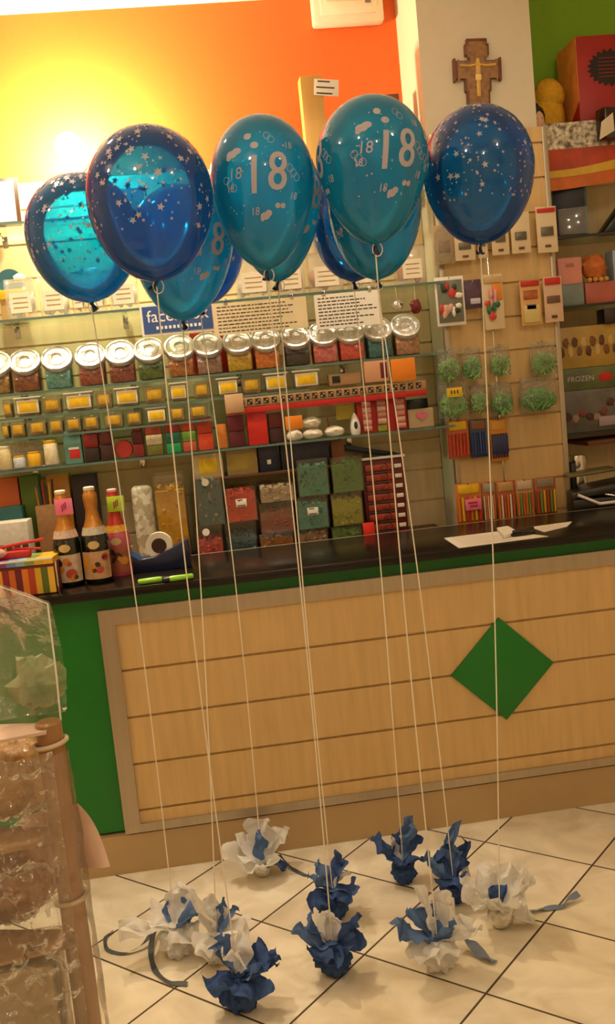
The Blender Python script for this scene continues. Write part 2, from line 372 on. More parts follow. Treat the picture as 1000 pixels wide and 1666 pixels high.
def balloon(box, Y, kpx, label, skin, kind, ang0, wpos, seed, bow=0., step=100):
    xl, xr, yt = box
    global SHAPE
    SHAPE = (.55, 1.9, .5) if kind == 'star' else (.585, 1.6, .53)
    rnd = random.Random(seed)
    K = at(kpx[0], kpx[1], Y); d = (K-CAM).dot(FW)
    R = (xr-xl)/2/FPX*(at((xl+xr)/2, (yt+kpx[1])/2, Y)-CAM).dot(FW)*.985
    T = at((xl+xr)/2, yt, Y)
    ax = (T-K).normalized(); ax = Vector((ax.x*.8, 0, ax.z)).normalized(); H = (T-K).length*.985
    q = Vector((0, 0, 1)).rotation_difference(ax)
    t = thing('balloon', label, 'balloon', K, 0, 'helium balloons tied to tissue paper weights', q.to_euler())
    mb = MB(); n = 36; pr = []
    for i in range(n+1): tt = (i/n); tt = .5-.5*cos(pi*tt) if i > n*.5 else tt*(.5/.5) ; pr.append((max(bprof(tt, R, H), .004 if tt < .5 else .0006), tt*H))
    pr[0] = (.0045, -.002); mb.lathe(pr, 48)
    kb = MB(); kb.lathe([(.004, .003), (.0055, -.004), (.004, -.008), (.006, -.014), (.0095, -.022), (.010, -.024), (.006, -.022)], 10)
    kb.build('knot', m_knot, t, rot=(0, radians(rnd.uniform(-35, 35)), 0))
    p = MB()
    if kind == 'star':
        for k in range(440):
            a = rnd.uniform(-pi, pi); z = H*(.28+.68*rnd.random())
            big = rnd.random()
            r = .0075+.003*rnd.random() if big > .86 else (.0032+.0025*rnd.random() if big > .45 else .0012+.001*rnd.random())
            if r > .003:
                c = star_pts(r); th = rnd.uniform(0, 2); c = [(x*cos(th)-y*sin(th), x*sin(th)+y*cos(th)) for x, y in c]
                wrap(p, c+[(0, 0)], [[i, (i+1) % 10, 10] for i in range(10)], R, H, a, z)
            else: wrap(p, circle(0, 0, r, 6), [list(range(6))], R, H, a, z)
    else:
        for k in range(int(360/step)):
            a0 = ang0 + k*radians(step)
            zc = H*.545
            for ch, dx, w in (('1', -.027, .130), ('8', .028, .130)):
                v, f = text_mesh(ch, w); v = [(x*.74+dx+y*.06, y*.92+dx*.12, 0) for x, y, z in v]
                # heavier stroke: a second, slightly shifted print
                wrap(p, v, f, R, H, a0, zc, 1.006); wrap(p, [(x+.003, y, 0) for x, y, z in v], f, R, H, a0, zc, 1.0075)
            def dot(x, y, rx, ry):
                wrap(p, [(x+rx*cos(i*pi/7), y+ry*sin(i*pi/7)) for i in range(14)], [list(range(14))], R, H, a0, zc)
            dot(-.022, .066, .010, .008); dot(-.040, .088, .010, .008); dot(.030, -.066, .007, .006); dot(.044, -.066, .007, .006)
            dot(-.004, -.088, .013, .008); dot(.006, -.082, .009, .007); dot(-.012, -.094, .005, .005)
            dot(-.078, .050, .015, .009); dot(-.066, .056, .012, .008); dot(-.086, .042, .007, .006)
            for (tx, ty, sz) in ((-.070, .006, .036), (-.030, -.078, .024), (.072, -.045, .022), (-.088, -.024, .022), (.062, .066, .022)):
                v, f = text_mesh('18', sz); wrap(p, [(x+tx+y*.15, y+ty, 0) for x, y, z in v], f, R, H, a0, zc)
            for (sx, sy, n_) in ((.070, .015, 3), (-.086, -.005, 3), (.020, .088, 2)):     # curly streamers
                for j in range(n_):
                    c = (sx-.010+.009*j, sy-.009*j)
                    v = circle(c[0], c[1], .009, 12)+circle(c[0], c[1], .0078, 12)
                    wrap(p, v, [[i, (i+1) % 12, 12+(i+1) % 12, 12+i] for i in range(12)], R, H, a0, zc)
            for j in range(34):
                x, y = rnd.uniform(-.1, .1), rnd.uniform(-.11, .11); r = rnd.uniform(.0012, .0024); wrap(p, circle(x, y, r, 6), [list(range(6))], R, H, a0, zc)
    mb.add(p.v, p.f, 1, True); mb.build('balloon_skin', [skin, m_print], t)
    # string from the knot straight down to its weight, with a small loop at the top
    inv = q.inverted(); W = Vector(wpos); pts = []
    for i in range(25):
        u = i/24; P = K.lerp(W, u) + Vector((bow*sin(pi*u), .5*bow*sin(pi*u), 0)); pts.append(inv @ (P-K) + Vector((0, 0, -.012*(1-u))))
    s = MB(); s.tube(pts, .0017, 6)
    s.tube([Vector((.012*sin(a)+.004, -.006, -.012+.016*cos(a))) for a in [i*2*pi/14 for i in range(15)]], .0012, 5)
    s.build('string', m_string, t)
    return t
# ------------------------------------------------------------------ tissue paper weights on the floor
m_tw = paper_mat('white_tissue', 'fbf8f2', .35); m_tb = paper_mat('blue_tissue', '6784b4', .25); m_td = paper_mat('dark_blue_tissue', '475f92', .2)
m_rib = mat('slate_ribbon', '4a4f55', .6, var=.2); m_ribb = mat('blue_grey_ribbon', '6f7c92', .6, var=.2)
TIS = {'w': m_tw, 'b': m_tb, 'd': m_td}
def petal(mb, az, el, L, W, curl, seed, tip=.35, o=(0, 0, 0)):
    az = radians(az); el = radians(el); cu = radians(curl)
    lat = Vector((-sin(az), cos(az), 0)); o = Vector(o); off = Vector((seed*1.7, seed*.9, seed*2.3))
    def P(s):
        p = Vector((0, 0, 0)); n = 8
        for k in range(n):
            e = el - cu*(s*(k+.5)/n); p += Vector((cos(az)*cos(e), sin(az)*cos(e), sin(e)))*(s*L/n)
        return p
    def fn(u, v):
        t = v*2-1
        w = W*.5*(.16 + .84*min(1, u*1.9)**.8) * (1 - (1-tip)*max(0, (u-.62)/.38)**1.3)
        e = el - cu*u; nrm = Vector((-cos(az)*sin(e), -sin(az)*sin(e), cos(e)))
        p = P(u) + lat*(w*t) + nrm*(W*.16*t*t*(.4+u))
        q = p*26 + off
        k = .006 + .028*u
        p += Vector((noise.noise(q), noise.noise(q+Vector((9, 2, 1))), noise.noise(q+Vector((3, 8, 5)))))*k
        fold = .009*u*math.sin(t*6+seed)+.012*u*noise.noise(p*60+off); p += nrm*fold
        p = p + o
        if p.z < .004: p.z = .004 + .004*abs(noise.noise(q*2))
        return p
    mb.sheet(fn, 16, 16)
def ribbon(pts, w, m, t, loc):
    P = [Vector(p)-loc for p in pts]; Q = []
    n = len(P)
    for i in range(n-1):                                # Catmull-Rom
        p0, p1, p2, p3 = P[max(i-1, 0)], P[i], P[i+1], P[min(i+2, n-1)]
        for k in range(6):
            u = k/6; Q.append(.5*((2*p1)+(p2-p0)*u+(2*p0-5*p1+4*p2-p3)*u*u+(3*p1-p0-3*p2+p3)*u**3))
    Q.append(P[-1])
    vs = []
    for i, p in enumerate(Q):
        tg = (Q[min(i+1, len(Q)-1)]-Q[max(i-1, 0)]).normalized(); la = tg.cross(Vector((0, 0, 1)))
        la = la.normalized() if la.length > .05 else Vector((1, 0, 0)); la = (la + Vector((0, 0, .8*sin(i*.5)))).normalized()
        a = p-la*w/2; b = p+la*w/2
        for c in (a, b): c.z = max(c.z, .003-loc.z)
        vs += [a, b]
    mb = MB(); mb.add(vs, [[2*i, 2*i+1, 2*i+3, 2*i+2] for i in range(len(Q)-1)], 0, True)
    mb.build('ribbon', m, t)
WPOS = {}
def weight(n, px, r, bm_, petals, label, ribs=(), amp=.30, neck=True):
    loc = on(px[0], px[1], 0); loc.z = 0
    t = thing('balloon_weight', label, 'balloon weight', loc, 0, 'tissue paper balloon weights on the floor')
    b = MB(); b.blob((0, 0, r*.94), (r, r, r*.96), amp if bm_ in TIS else .05, 3.2, n, squash=-r*.935, seg=36); b.build('wrapped_ball', TIS.get(bm_, bm_), t)
    by = {}
    for k, (c, az, el, L, W, cu, tip) in enumerate(petals):
        p = MB(); petal(p, az, el, L, W, cu, n*11+k, tip, (0, 0, r*1.55)); p.build('tissue_petal', TIS[c], t)
    nk = MB(); nk.lathe([(r*.55, r*1.35), (r*.32, r*1.62), (r*.34, r*1.78), (r*.5, r*1.95)], 14, 0); nk.build('gathered_neck', TIS.get(petals[0][0]), t)
    for pts, w, m in ribs: ribbon([on(x, y, 0)+Vector((0, 0, z)) for x, y, z in pts], w, m, t, loc)
    WPOS[n] = loc + Vector((0, 0, r*1.9)); return t
weight(1, (290, 1553), .048, 'w', [('w', 188, 22, .15, .085, 25, .5), ('w', 60, 62, .12, .06, 10, .5), ('b', 350, 55, .085, .085, 20, .6), ('b', 75, 60, .085, .07, 15, .4), ('w', 150, 45, .08, .09, 60, .7), ('w', 300, 30, .07, .09, 70, .8), ('b', 15, 30, .10, .07, 20, .5)],
    'white tissue weight with blue inside and a long white wing, farthest left on the floor',
    [([(262, 1512, .05), (240, 1540, .02), (205, 1553, .004), (176, 1548, .004), (172, 1528, .004), (185, 1516, .004)], .012, m_rib),
     ([(256, 1520, .04), (246, 1550, .01), (252, 1580, .004), (275, 1600, .004), (305, 1604, .004)], .016, m_rib)])
weight(3, (357, 1563), .044, 'w', [('w', 115, 72, .11, .07, -10, .35), ('w', 200, 70, .13, .04, 5, .2), ('b', 60, 70, .10, .05, 10, .3), ('b', 25, 50, .10, .05, 25, .2), ('w', 340, 40, .10, .10, 55, .8), ('w', 270, 20, .08, .10, 60, .9), ('w', 230, 25, .07, .08, 60, .9)],
    'white tissue weight with a pleated ball just behind the frontmost dark blue one')
weight(2, (393, 1640), .050, 'd', [('d', 0, 28, .105, .095, 20, .7), ('d', 30, 45, .10, .08, 20, .5), ('b', 180, 68, .11, .075, 0, .6), ('w', 245, 74, .09, .055, 10, .6), ('w', 80, 66, .11, .08, 20, .6), ('d', 200, 20, .08, .09, 45, .7), ('d', 300, 12, .08, .10, 50, .8), ('b', 140, 55, .12, .06, -10, .3), ('b', 330, 35, .08, .06, 30, .4)],
    'dark blue tissue weight with a bit of white inside, nearest the camera')
weight(4, (428, 1425), .028, m_silver, [('w', 190, 30, .12, .10, 10, .7), ('w', 255, 20, .09, .13, 15, .9), ('w', 70, 62, .13, .11, 0, .5), ('w', 25, 42, .13, .10, 10, .7), ('b', 300, 78, .10, .055, -5, .12), ('d', 350, 5, .09, .07, 40, .5), ('w', 130, 50, .11, .10, 10, .8)],
    'wide white tissue weight with one blue point and a silver ball, by the counter base',
    [([(455, 1400, .02), (475, 1415, .006), (495, 1425, .004), (515, 1424, .004)], .012, m_rib)])
weight(6, (545, 1492), .046, 'd', [('b', 195, 50, .10, .06, 20, .4), ('b', 150, 68, .10, .06, 10, .6), ('d', 40, 62, .11, .06, 5, .6), ('d', 350, 30, .08, .08, 50, .7), ('d', 280, 30, .07, .09, 60, .8), ('d', 230, 30, .07, .08, 60, .7), ('w', 10, 60, .06, .03, 20, .4)],
    'crumpled blue tissue weight right behind another blue one in the middle of the floor')
weight(5, (545, 1582), .046, 'd', [('b', 185, 32, .10, .09, 5, .7), ('b', 170, 62, .11, .05, 20, .1), ('d', 250, 22, .09, .10, 35, .8), ('d', 345, 48, .10, .06, 10, .6), ('d', 310, 25, .09, .09, 30, .8), ('w', 60, 72, .10, .07, -5, .6), ('w', 120, 72, .085, .06, 10, .7), ('b', 20, 38, .09, .07, 10, .5)],
    'blue tissue weight with an open white centre in the middle foreground')
weight(7, (658, 1435), .036, 'd', [('d', 182, 48, .13, .08, 10, .25), ('b', 20, 74, .13, .07, 0, .5), ('d', 340, 60, .10, .08, 10, .7), ('w', 100, 74, .09, .06, 10, .7), ('d', 270, 45, .08, .09, 40, .7), ('d', 140, 60, .08, .06, 0, .4)],
    'small blue tissue weight with two pointed wings, closest to the counter at centre')
weight(8, (740, 1467), .040, 'd', [('b', 40, 76, .16, .07, -10, .15), ('b', 185, 55, .10, .08, 30, .6), ('d', 10, 55, .12, .08, 10, .5), ('d', 260, 40, .08, .09, 45, .8), ('w', 320, 35, .07, .04, 20, .5), ('d', 130, 62, .10, .07, 10, .5)],
    'blue tissue weight with one tall point leaning on the big white open one')
weight(9, (715, 1575), .046, 'w', [('b', 190, 34, .12, .085, 15, .6), ('w', 165, 76, .14, .04, -10, .3), ('w', 40, 60, .13, .11, 0, .6), ('w', 350, 25, .12, .10, 20, .7), ('b', 60, 56, .10, .06, 20, .4), ('b', 320, 52, .09, .06, 20, .4), ('w', 215, 15, .09, .09, 40, .8), ('w', 270, 20, .07, .08, 50, .8), ('b', 130, 52, .11, .06, 10, .4)],
    'blue and white tissue weight with a pointed tail at its right, front right',
    [([(740, 1540, .05), (765, 1550, .03), (785, 1560, .012), (805, 1568, .004)], .028, m_ribb)])
weight(10, (815, 1508), .036, m_silver, [('w', 180, 34, .12, .12, 10, .8), ('w', 215, 28, .11, .12, 5, .8), ('w', 265, 26, .10, .12, 0, .9), ('w', 315, 32, .11, .12, -5, .8), ('w', 0, 40, .13, .12, -10, .7), ('w', 50, 48, .11, .11, 0, .8), ('w', 130, 52, .11, .11, 5, .8), ('d', 90, 75, .05, .05, 20, .6), ('w', 350, -25, .10, .08, 0, .5)],
    'large white tissue weight open like a flower with blue inside, farthest right',
    [([(862, 1485, .006), (885, 1481, .004), (910, 1478, .004), (925, 1470, .012), (942, 1464, .02)], .020, m_ribb)])

balloon((28, 213, 278), -.472, (148, 492), 'sky blue balloon with silver stars, farthest left and half behind another', m_l3, 'star', 0, WPOS[1], 1, .012)
balloon((133, 341, 200), -.821, (254, 458), 'large deep blue starry balloon in front at the left', m_l1, 'star', 0, WPOS[2], 2, -.01)
balloon((215, 385, 297), -.42, (297, 522), 'low teal balloon printed 18 hanging below the large starry one', m_l2, 'num', .55, WPOS[3], 3, .01)
balloon((220, 388, 310), -.10, (325, 500), 'blue starry balloon showing only as a sliver behind the low teal one', m_l1, 'star', 0, WPOS[4], 4, .015)
balloon((337, 510, 183), -.727, (434, 440), 'teal balloon with a big silver 18 left of centre, against the orange wall', m_l2, 'num', -.02, WPOS[5], 5, .008, 125)
balloon((365, 522, 215), -.45, (452, 458), 'teal balloon peeking out behind the left centre 18 balloon', m_l2, 'num', .75, WPOS[6], 6, -.006)
balloon((503, 650, 245), -.19, (575, 458), 'deep blue balloon mostly hidden behind the two right centre balloons', m_l1, 'star', 0, WPOS[7], 7, .01)
balloon((532, 687, 220), -.471, (613, 455), 'teal blue balloon directly behind the tallest 18 balloon', m_l2, 'star', 0, WPOS[8], 8, .012)
balloon((513, 697, 152), -.783, (610, 398), 'tallest teal balloon with a big silver 18, right of centre', m_l2, 'num', .24, WPOS[9], 9, -.008, 84)
balloon((687, 869, 167), -.637, (781, 398), 'round deep blue starry balloon farthest right, below the crucifix', m_l1, 'star', 0, WPOS[10], 10, .012)
#SECTION5
# ------------------------------------------------------------------ placing helper: photo box on the plane Y, standing on height z
def spot(x0, y0, x1, y1, Y, z=None):
    cx = (x0+x1)/2; ym = (y0+y1)/2
    d = (at(cx, ym, Y)-CAM).dot(FW); w = (x1-x0)/FPX*d
    b = at(cx, y1, Y); tp = at(cx, y0, Y); X = at(cx, ym, Y).x
    zz = b.z if z is None else z
    return X, zz, w, max(.01, tp.z-zz)
def box_thing(name, label, cat, X, Y0, z, w, d, h, m, bev=.003, group=None, rz=0.):
    """card or plastic box whose front face is at Y0"""
    t = thing(name, label, cat, (X, Y0+d/2, z), rz, group)
    MB().box((0, 0, h/2), (w, d, h), 0, bev).build('box_body', m, t); return t
def face_label(t, x, z, w, h, y, m, name='label', lines=0, lm=None, skew=0.):
    """flat rectangular label on the face at local y"""
    mb = MB(); mb.box((x, y-.0008, z), (w, .0016, h), 0, .0004)
    for k in range(lines):
        lw = w*(.5+.35*((k*37) % 10)/10); mb.box((x-(w*.86-lw)/2*.6, y-.0017, z+h*(.36-.72*k/max(1, lines-1))), (lw, .0006, h*.28/lines), 1)
    o = mb.build(name, [m, lm or m_ink], t)
    if skew: o.rotation_euler = (0, skew, 0)
    return o

# candy jars with slanted mouths
JC = [('b08a3a', '8a5f22', 'olive brown'), ('9a5a2c', '7a3c18', 'brown'), ('6fb0a4', '4f8f84', 'pale teal'), ('a8583a', '8a3c24', 'brick red'), ('9a4a32', '7a2f1c', 'dark brick'), ('5f7a22', '3d5a14', 'green'),
      ('c07a2e', 'a05a1c', 'amber'), ('b08a78', '94705e', 'greyish pink'), ('e0b818', 'c09a10', 'yellow'), ('ee8a14', 'd06a0c', 'orange'), ('3a2016', '24130c', 'dark chocolate'), ('e07a70', 'c85a58', 'rose pink'), ('e85a3c', 'd03c28', 'coral'), ('1f7f84', '12606a', 'deep teal'), ('c8926a', 'a8744c', 'tan')]
JX = [(-7, 590), (40, 583), (92, 577), (146, 572), (195, 568), (242, 565), (291, 561), (337, 558), (386, 555), (431, 552), (480, 549), (525, 545), (568, 542), (613, 536), (658, 532)]
m_jar = clear('jar_glass', (.97, .97, .95), .06, .04)
m_lid = mat('foil_lid', 'f0ece2', .3, metal=.55, var=.3, scale=45, bump=.5)
def jar(X, z, col, idx):
    t = thing('candy_jar', f'slant mouthed jar of {col[2]} candy with a round silver lid', 'candy jar', (X, .612, z), radians(random.uniform(-1, 1)), 'candy jars on the middle glass shelf')
    P = lambda o: [(o, o), (o, .052), (.018, .082), (.078-o, .150-o), (.118-o, .150-o), (.118-o, o)]
    w = .098; rot = Matrix.Rotation(pi/2, 4, 'Z')
    g = MB(); g.prism([(a, b) for a, b in P(0)], w, 0, Matrix.Translation((w/2, 0, 0)) @ rot, .006); jb = g.build('jar_body', m_jar, t)
    zt = .092
    c = MB(); c.prism([(.004, .004), (.004, .052), (.02, .080), (.03, zt), (.114, zt), (.114, .004)], w-.008, 0, Matrix.Translation(((w-.008)/2, 0, 0)) @ rot, .005)
    c.build('candy_fill', mat('candy_'+col[2].replace(' ', '_'), col[0], .45, col2=col[1], pattern='voronoi', scale=95, bump=.25), jb)
    n = Vector((0, -.78, .62)).normalized(); q = Vector((0, 0, 1)).rotation_difference(n)
    M = Matrix.Translation((0, .036, .110)) @ q.to_matrix().to_4x4()
    l = MB(); l.lathe([(.050, -.010), (.058, -.008), (.060, 0), (.060, .010), (.057, .015), (.050, .016), (.047, .011), (.036, .010), (.034, .014), (.020, .016), (.016, .011), (.0005, .011)], 36, 0, M)
    l.build('lid', m_lid, t); return t
for i, (x, y) in enumerate(JX): jar(at(x, y, .65).x, SJ, JC[i], i)

# small tubs with yellow labels under the jars
m_tub = clear('tub_plastic', (.93, .90, .80), .07, .1, .10, 'efe0b8')
m_tubfill = mat('amber_sweets', 'b8913a', .6, var=.4, scale=60, pattern='voronoi', bump=.3)
UP1 = [(0, 15), (20, 62), (64, 97), (101, 148), (151, 180), (183, 224), (229, 267), (273, 302), (311, 340), (350, 387), (389, 425), (427, 468), (474, 520)]
def tub(x0, x1, yc, z, h, row, k, bright):
    X = at((x0+x1)/2, yc, .6).x; w = (x1-x0)/FPX*3.75
    ords = ['first', 'second', 'third', 'fourth', 'fifth', 'sixth', 'seventh', 'eighth', 'ninth', 'tenth', 'eleventh', 'twelfth', 'thirteenth']
    t = thing('candy_tub', f'clear sweet tub with yellow label, {ords[k]} from left in {row} row under the jars', 'tub', (X, .645, z), 0, f'yellow labelled tubs in the {row} row')
    b = MB(); b.box((0, 0, h*.46), (w*.94, .066, h*.92), 0, .006, taper=.9); tb = b.build('tub_body', m_tub, t)
    f = MB(); f.box((0, .002, h*.40), (w*.84, .054, h*.72), 0, .005, taper=.9); f.build('sweets', m_tubfill, tb)
    l = MB(); l.box((0, 0, h*.95), (w, .070, h*.09), 0, .003); l.build('tub_lid', m_clear if not bright else m_white, t)
    lb = MB(); lb.box((0, -.0345, h*.5), (w*.80, .0016, h*.66), 1, .0006); lb.box((0, -.0358, h*.5), (w*(.66 if bright else .58), .0016, h*.5), 0, .0006)
    lb.build('price_label', [m_yel if bright else mat('ochre_label', 'd8a91e', .6, var=.35, scale=40), m_white if bright else m_tub], tb)
for k, (a, b) in enumerate(UP1): tub(a, b, 640-.085*((a+b)/2), SR1, .072, 'upper', k, k in (1, 3, 5, 7, 9, 11, 12))
for k, (a, b) in enumerate([(0, 12), (14, 39), (43, 74), (76, 101), (104, 131), (133, 160), (166, 200), (203, 230), (236, 270), (274, 300), (305, 338)]): tub(a, b, 690-.095*((a+b)/2), SR2, .064, 'lower', k, k == 8)

# patterned price rail under the right half of the jars
p0, p1 = at(366, 652, .6), at(692, 617, .6)
rl = thing('price_rail', 'long price rail with dark square stickers above a red band, under the right jars', 'price rail', ((p0.x+p1.x)/2, .606, 1.486))
rw = p1.x-p0.x
MB().box((0, -.004, .014), (rw, .006, .034), 0, .001).build('rail_strip', mat('tan_strip', 'b08a5c', .5), rl)
MB().box((0, -.003, -.016), (rw, .006, .022), 0, .001).build('red_band', m_red, rl)
sq = MB()
for k in range(24):
    x = -rw/2+.03+k*(rw-.06)/23; sq.box((x, -.0075, .014), (.020, .0012, .022), 0); sq.box((x+.004, -.0083, .018), (.006, .0008, .006), 1); sq.box((x-.004, -.0083, .010), (.005, .0008, .007), 1)
sq.build('sticker_row', [mat('sticker_black', '2a1d18', .5), mat('sticker_tan', 'c8a57c', .5)], rl)
MB().box((0, .02, -.0265), (rw, .045, .004), 0).build('rail_shelf', m_glass, rl)

# bags and cards in front of the rail
def card(x0, y0, x1, y1, Y, m, name, label, cat, rz=0, ln=0, back=.004):
    X, z, w, h = spot(x0, y0, x1, y1, Y); t = thing(name, label, cat, (X, Y, z), rz)
    mb = MB(); mb.box((0, back/2, h/2), (w, back, h), 0, .0012)
    for k in range(ln):
        lw = w*(.55+.3*((k*53) % 10)/10); mb.box(((lw-w*.85)/2, -.0004, h*(.86-.72*k/max(1, ln-1))), (lw, .0008, h*.3/ln), 1)
    mb.build('card', [m, m_ink], t); return t
card(636, 583, 676, 620, .594, m_orangec, 'price_card', 'bright orange card below the deep teal and tan jars', 'card')
X, z, w, h = spot(592, 586, 632, 614, .60, SR1-.002)
t = box_thing('sweet_box', 'pale peach box with a dark corner left of the orange card', 'box', X, .60, SR1, w, .05, h, mat('peach_card', 'dca27a', .6)); face_label(t, w*.3, h*.5, w*.28, h*.7, -.025, m_dkred)
X, z, w, h = spot(535, 598, 588, 622, .60)
t = box_thing('sweet_box', 'brown printed box lying on the price rail', 'box', X, .615, 1.5285, w, .05, .045, mat('tan_card', 'a8845a', .6)); face_label(t, -w*.28, .024, w*.25, .026, -.025, m_black)
t = card(366, 641, 396, 672, .575, mat('kraft_tag', 'd0a97e', .7), 'hanging_tag', 'small tan tag hanging below the left end of the price rail', 'tag')

# notices and the blue sign hanging from the upper glass shelf
def notice(x0, y0, x1, y1, Y, label, ln, head=False):
    X, z, w, h = spot(x0, y0, x1, y1, Y); h = SA-.012-z; t = thing('paper_notice', label, 'notice', (X, Y, z), 0, None, (0, radians(0), 0))
    mb = MB(); mb.box((0, 0, h/2), (w, .0016, h), 0)
    for sx in (-.35, .35): MB().box((sx*w, .003, SA-.006-z), (.014, .012, .022), 0, .002).build('clip', m_chrome, t)
    rr = random.Random(x0)
    for k in range(ln):
        lw = w*rr.uniform(.55, .86); zz = h*(.88-.78*k/(ln-1)); x = -w*.45; 
        while x < -w*.45+lw:
            ww = rr.uniform(.006, .02); mb.box((x+ww/2, -.0010, zz), (ww, .0006, h*.035), 1); x += ww+.004
    mb.build('sheet', [m_paper if head else mat('cream_paper', 'e6d2a8', .8), m_ink], t)
notice(346, 486, 500, 540, .592, 'cream paper notice with printed lines hanging between the jars and the upper shelf', 8)
notice(512, 476, 620, 532, .590, 'white printed notice to the right of the cream one', 9, True)
X, z, w, h = spot(232, 494, 346, 540, .592)
sg = thing('hanging_sign', 'blue sign with white lettering partly hidden behind the low teal balloon', 'sign', (X, .592, z))
MB().box((0, .001, h/2), (w+.012, .003, h+.012), 0).build('sign_border', m_white, sg)
MB().box((0, -.0012, h/2), (w-.004, .002, h-.004), 0).build('sign_face', mat('sign_blue', '33518a', .5), sg)
v, f = text_mesh('facebook', .062); MB().add(v, f, 0, False, Matrix.Translation((0, -.0026, h*.60)) @ RX90).build('sign_lettering', m_paper, sg)
ud = MB()
for k in range(11): ud.box((-w*.30+k*w*.06, -.0026, h*.2), (w*.035, .0008, h*.11), 0)
ud.build('small_lettering', m_paper, sg)
X, z, w, h = spot(308, 528, 432, 556, .73, SJ)
box_thing('flat_box', 'flat red box standing behind the silver lids of the yellow and orange jars', 'box', X, .765, SJ, w, .04, .17, m_red)
# charms hanging under the shelf at the right
for (x0, y0, x1, y1, m, lb) in [(667, 474, 684, 510, m_dkred, 'small dark red charm hanging from the shelf near the pillar'), (636, 480, 655, 505, m_silver, 'small silvery charm hanging left of the dark red one')]:
    X, z, w, h = spot(x0, y0, x1, y1, .60); t = thing('hanging_charm', lb, 'charm', (X, .60, z))
    mb = MB(); mb.blob((0, 0, h*.32), (w*.5, w*.3, h*.32), .35, 3, x0); mb.build('figure', m, t)
    mb = MB(); mb.tube([(0, 0, h*.55), (0, 0, SA-.008-z)], .0015, 5); mb.build('hook', m_chrome, t)

# favour boxes on the upper shelves
m_fav = clear('favour_box_plastic', (.97, .96, .92), .08, .06, .22, 'fbf3e0')
FV = [(12, 60, 'first'), (66, 112, 'second'), (118, 138, 'third'), (142, 172, 'fourth'), (178, 226, 'fifth'), (262, 300, 'sixth'), (310, 350, 'seventh'), (384, 442, 'eighth'), (450, 498, 'ninth'), (502, 560, 'tenth'), (568, 610, 'eleventh'), (646, 694, 'twelfth')]
def favour(X, z, w, h, label, fill, grp, d=.10, Y0=.62):
    t = thing('favour_box', label, 'favour box', (X, Y0+d/2, z), 0, grp)
    MB().box((0, 0, h/2), (w, d, h), 0, .004).build('box_body', m_fav, t)
    f = MB()
    rr = random.Random(int(X*1000)); n = 5
    for k in range(n): f.blob(((k-(n-1)/2)*w*.16, rr.uniform(-.02, .02), h*rr.uniform(.28, .45)), (w*.15, .025, h*.22), .25, 2.5, k+int(X*100), seg=12)
    f.build('favours', fill, t)
    l = MB(); l.box((0, -d/2-.001, h*.4), (w*.72, .0015, h*.5), 0); 
    for k in range(3): l.box((0, -d/2-.002, h*(.52-.12*k)), (w*.5, .0006, h*.025), 1)
    l.build('front_label', [mat('ivory_card', 'f0e2c4', .7), mat('gold_ink', 'a88850', .6)], t)
    b = MB(); b.blob((0, 0, h+.012), (.022, .015, .013), .3, 3, int(X*77), squash=-.0115); b.build('bow', fill, t)
m_favw = mat('sugared_almonds', 'f6efe2', .5, var=.08); m_favp = mat('peach_favours', 'e8a06a', .5, var=.2)
for k, (a, b, o_) in enumerate(FV):
    y = 505-.075*(a+b)/2
    favour(at((a+b)/2, y, .64).x, SA, (b-a)/FPX*3.8*.92, .145, f'clear favour box with ivory label, {o_} from left on the shelf above the notices', m_favp if k in (2, 8, 9, 11) else m_favw, 'favour boxes on the upper glass shelf')
X, z, w, h = spot(-16, 305, 20, 366, .64, STP)
t = thing('picture_frame', 'dark edged white picture frame at the left end of the top shelf', 'frame', (X, .68, STP), 0, None, (radians(-8), 0, 0))
MB().box((0, 0, .09), (.12, .015, .18), 0, .003).build('frame_edge', mat('walnut_frame', '5a3a1c', .4), t); MB().box((.0, -.009, .09), (.09, .004, .15), 0).build('picture', m_paper, t)
for (xx, ww, hh, m, lb) in [(-.50, .16, .12, m_fav, 'wide clear box lit white on the top shelf behind the left balloons'), (-.25, .12, .10, m_favw, 'small white box on the top shelf behind the large starry balloon'), (.08, .14, .11, m_favp, 'peach box on the top shelf behind the left centre balloon')]:
    box_thing('gift_box', lb, 'box', xx, .66, STP, ww, .1, hh, m)
for (z_, m, lb) in [(SA+.17, mat('blue_ribbon', '3f7f94', .5), 'teal ribbon roll at the left edge beside the first balloon'), ]:
    X = at(-2, 395, .66).x; t = thing('ribbon_roll', lb, 'ribbon', (X, .81, SA)); M = Matrix.Translation((0, -.03, .16)) @ RX90.inverted()
    MB().box((0, .0, .055), (.09, .07, .11), 0, .004).build('support_block', mat('light_wood', 'c49a5c', .5), t)
    r = MB(); r.lathe([(.02, 0), (.048, .0), (.048, .05), (.02, .05)], 24, 0, Matrix.Translation((0, -.025, .159)) @ Matrix.Rotation(-pi/2, 4, 'X')); r.build('roll', m, t)
    r = MB(); r.box((.01, -.045, .11), (.10, .004, .035), 0, .001); r.build('tail', m_yel, t)
X, z, w, h = spot(495, 122, 536, 345, .70, STP)
t = box_thing('tall_box', 'tall tan carton with a white paper label near its top, on the top shelf', 'box', X, .70, STP, w*.88, .07, h, mat('tan_carton', 'c79a4c', .6, var=.08))
face_label(t, .004, h-.045, w*.98, .06, -.036, m_paper, 'paper_label', 3, None, .12)
X, z, w, h = spot(628, 152, 658, 300, .78, STP)
box_thing('small_carton', 'brown carton behind the tallest 18 balloon next to the pillar', 'box', X, .78, STP, w*.8, .06, h, m_brown)
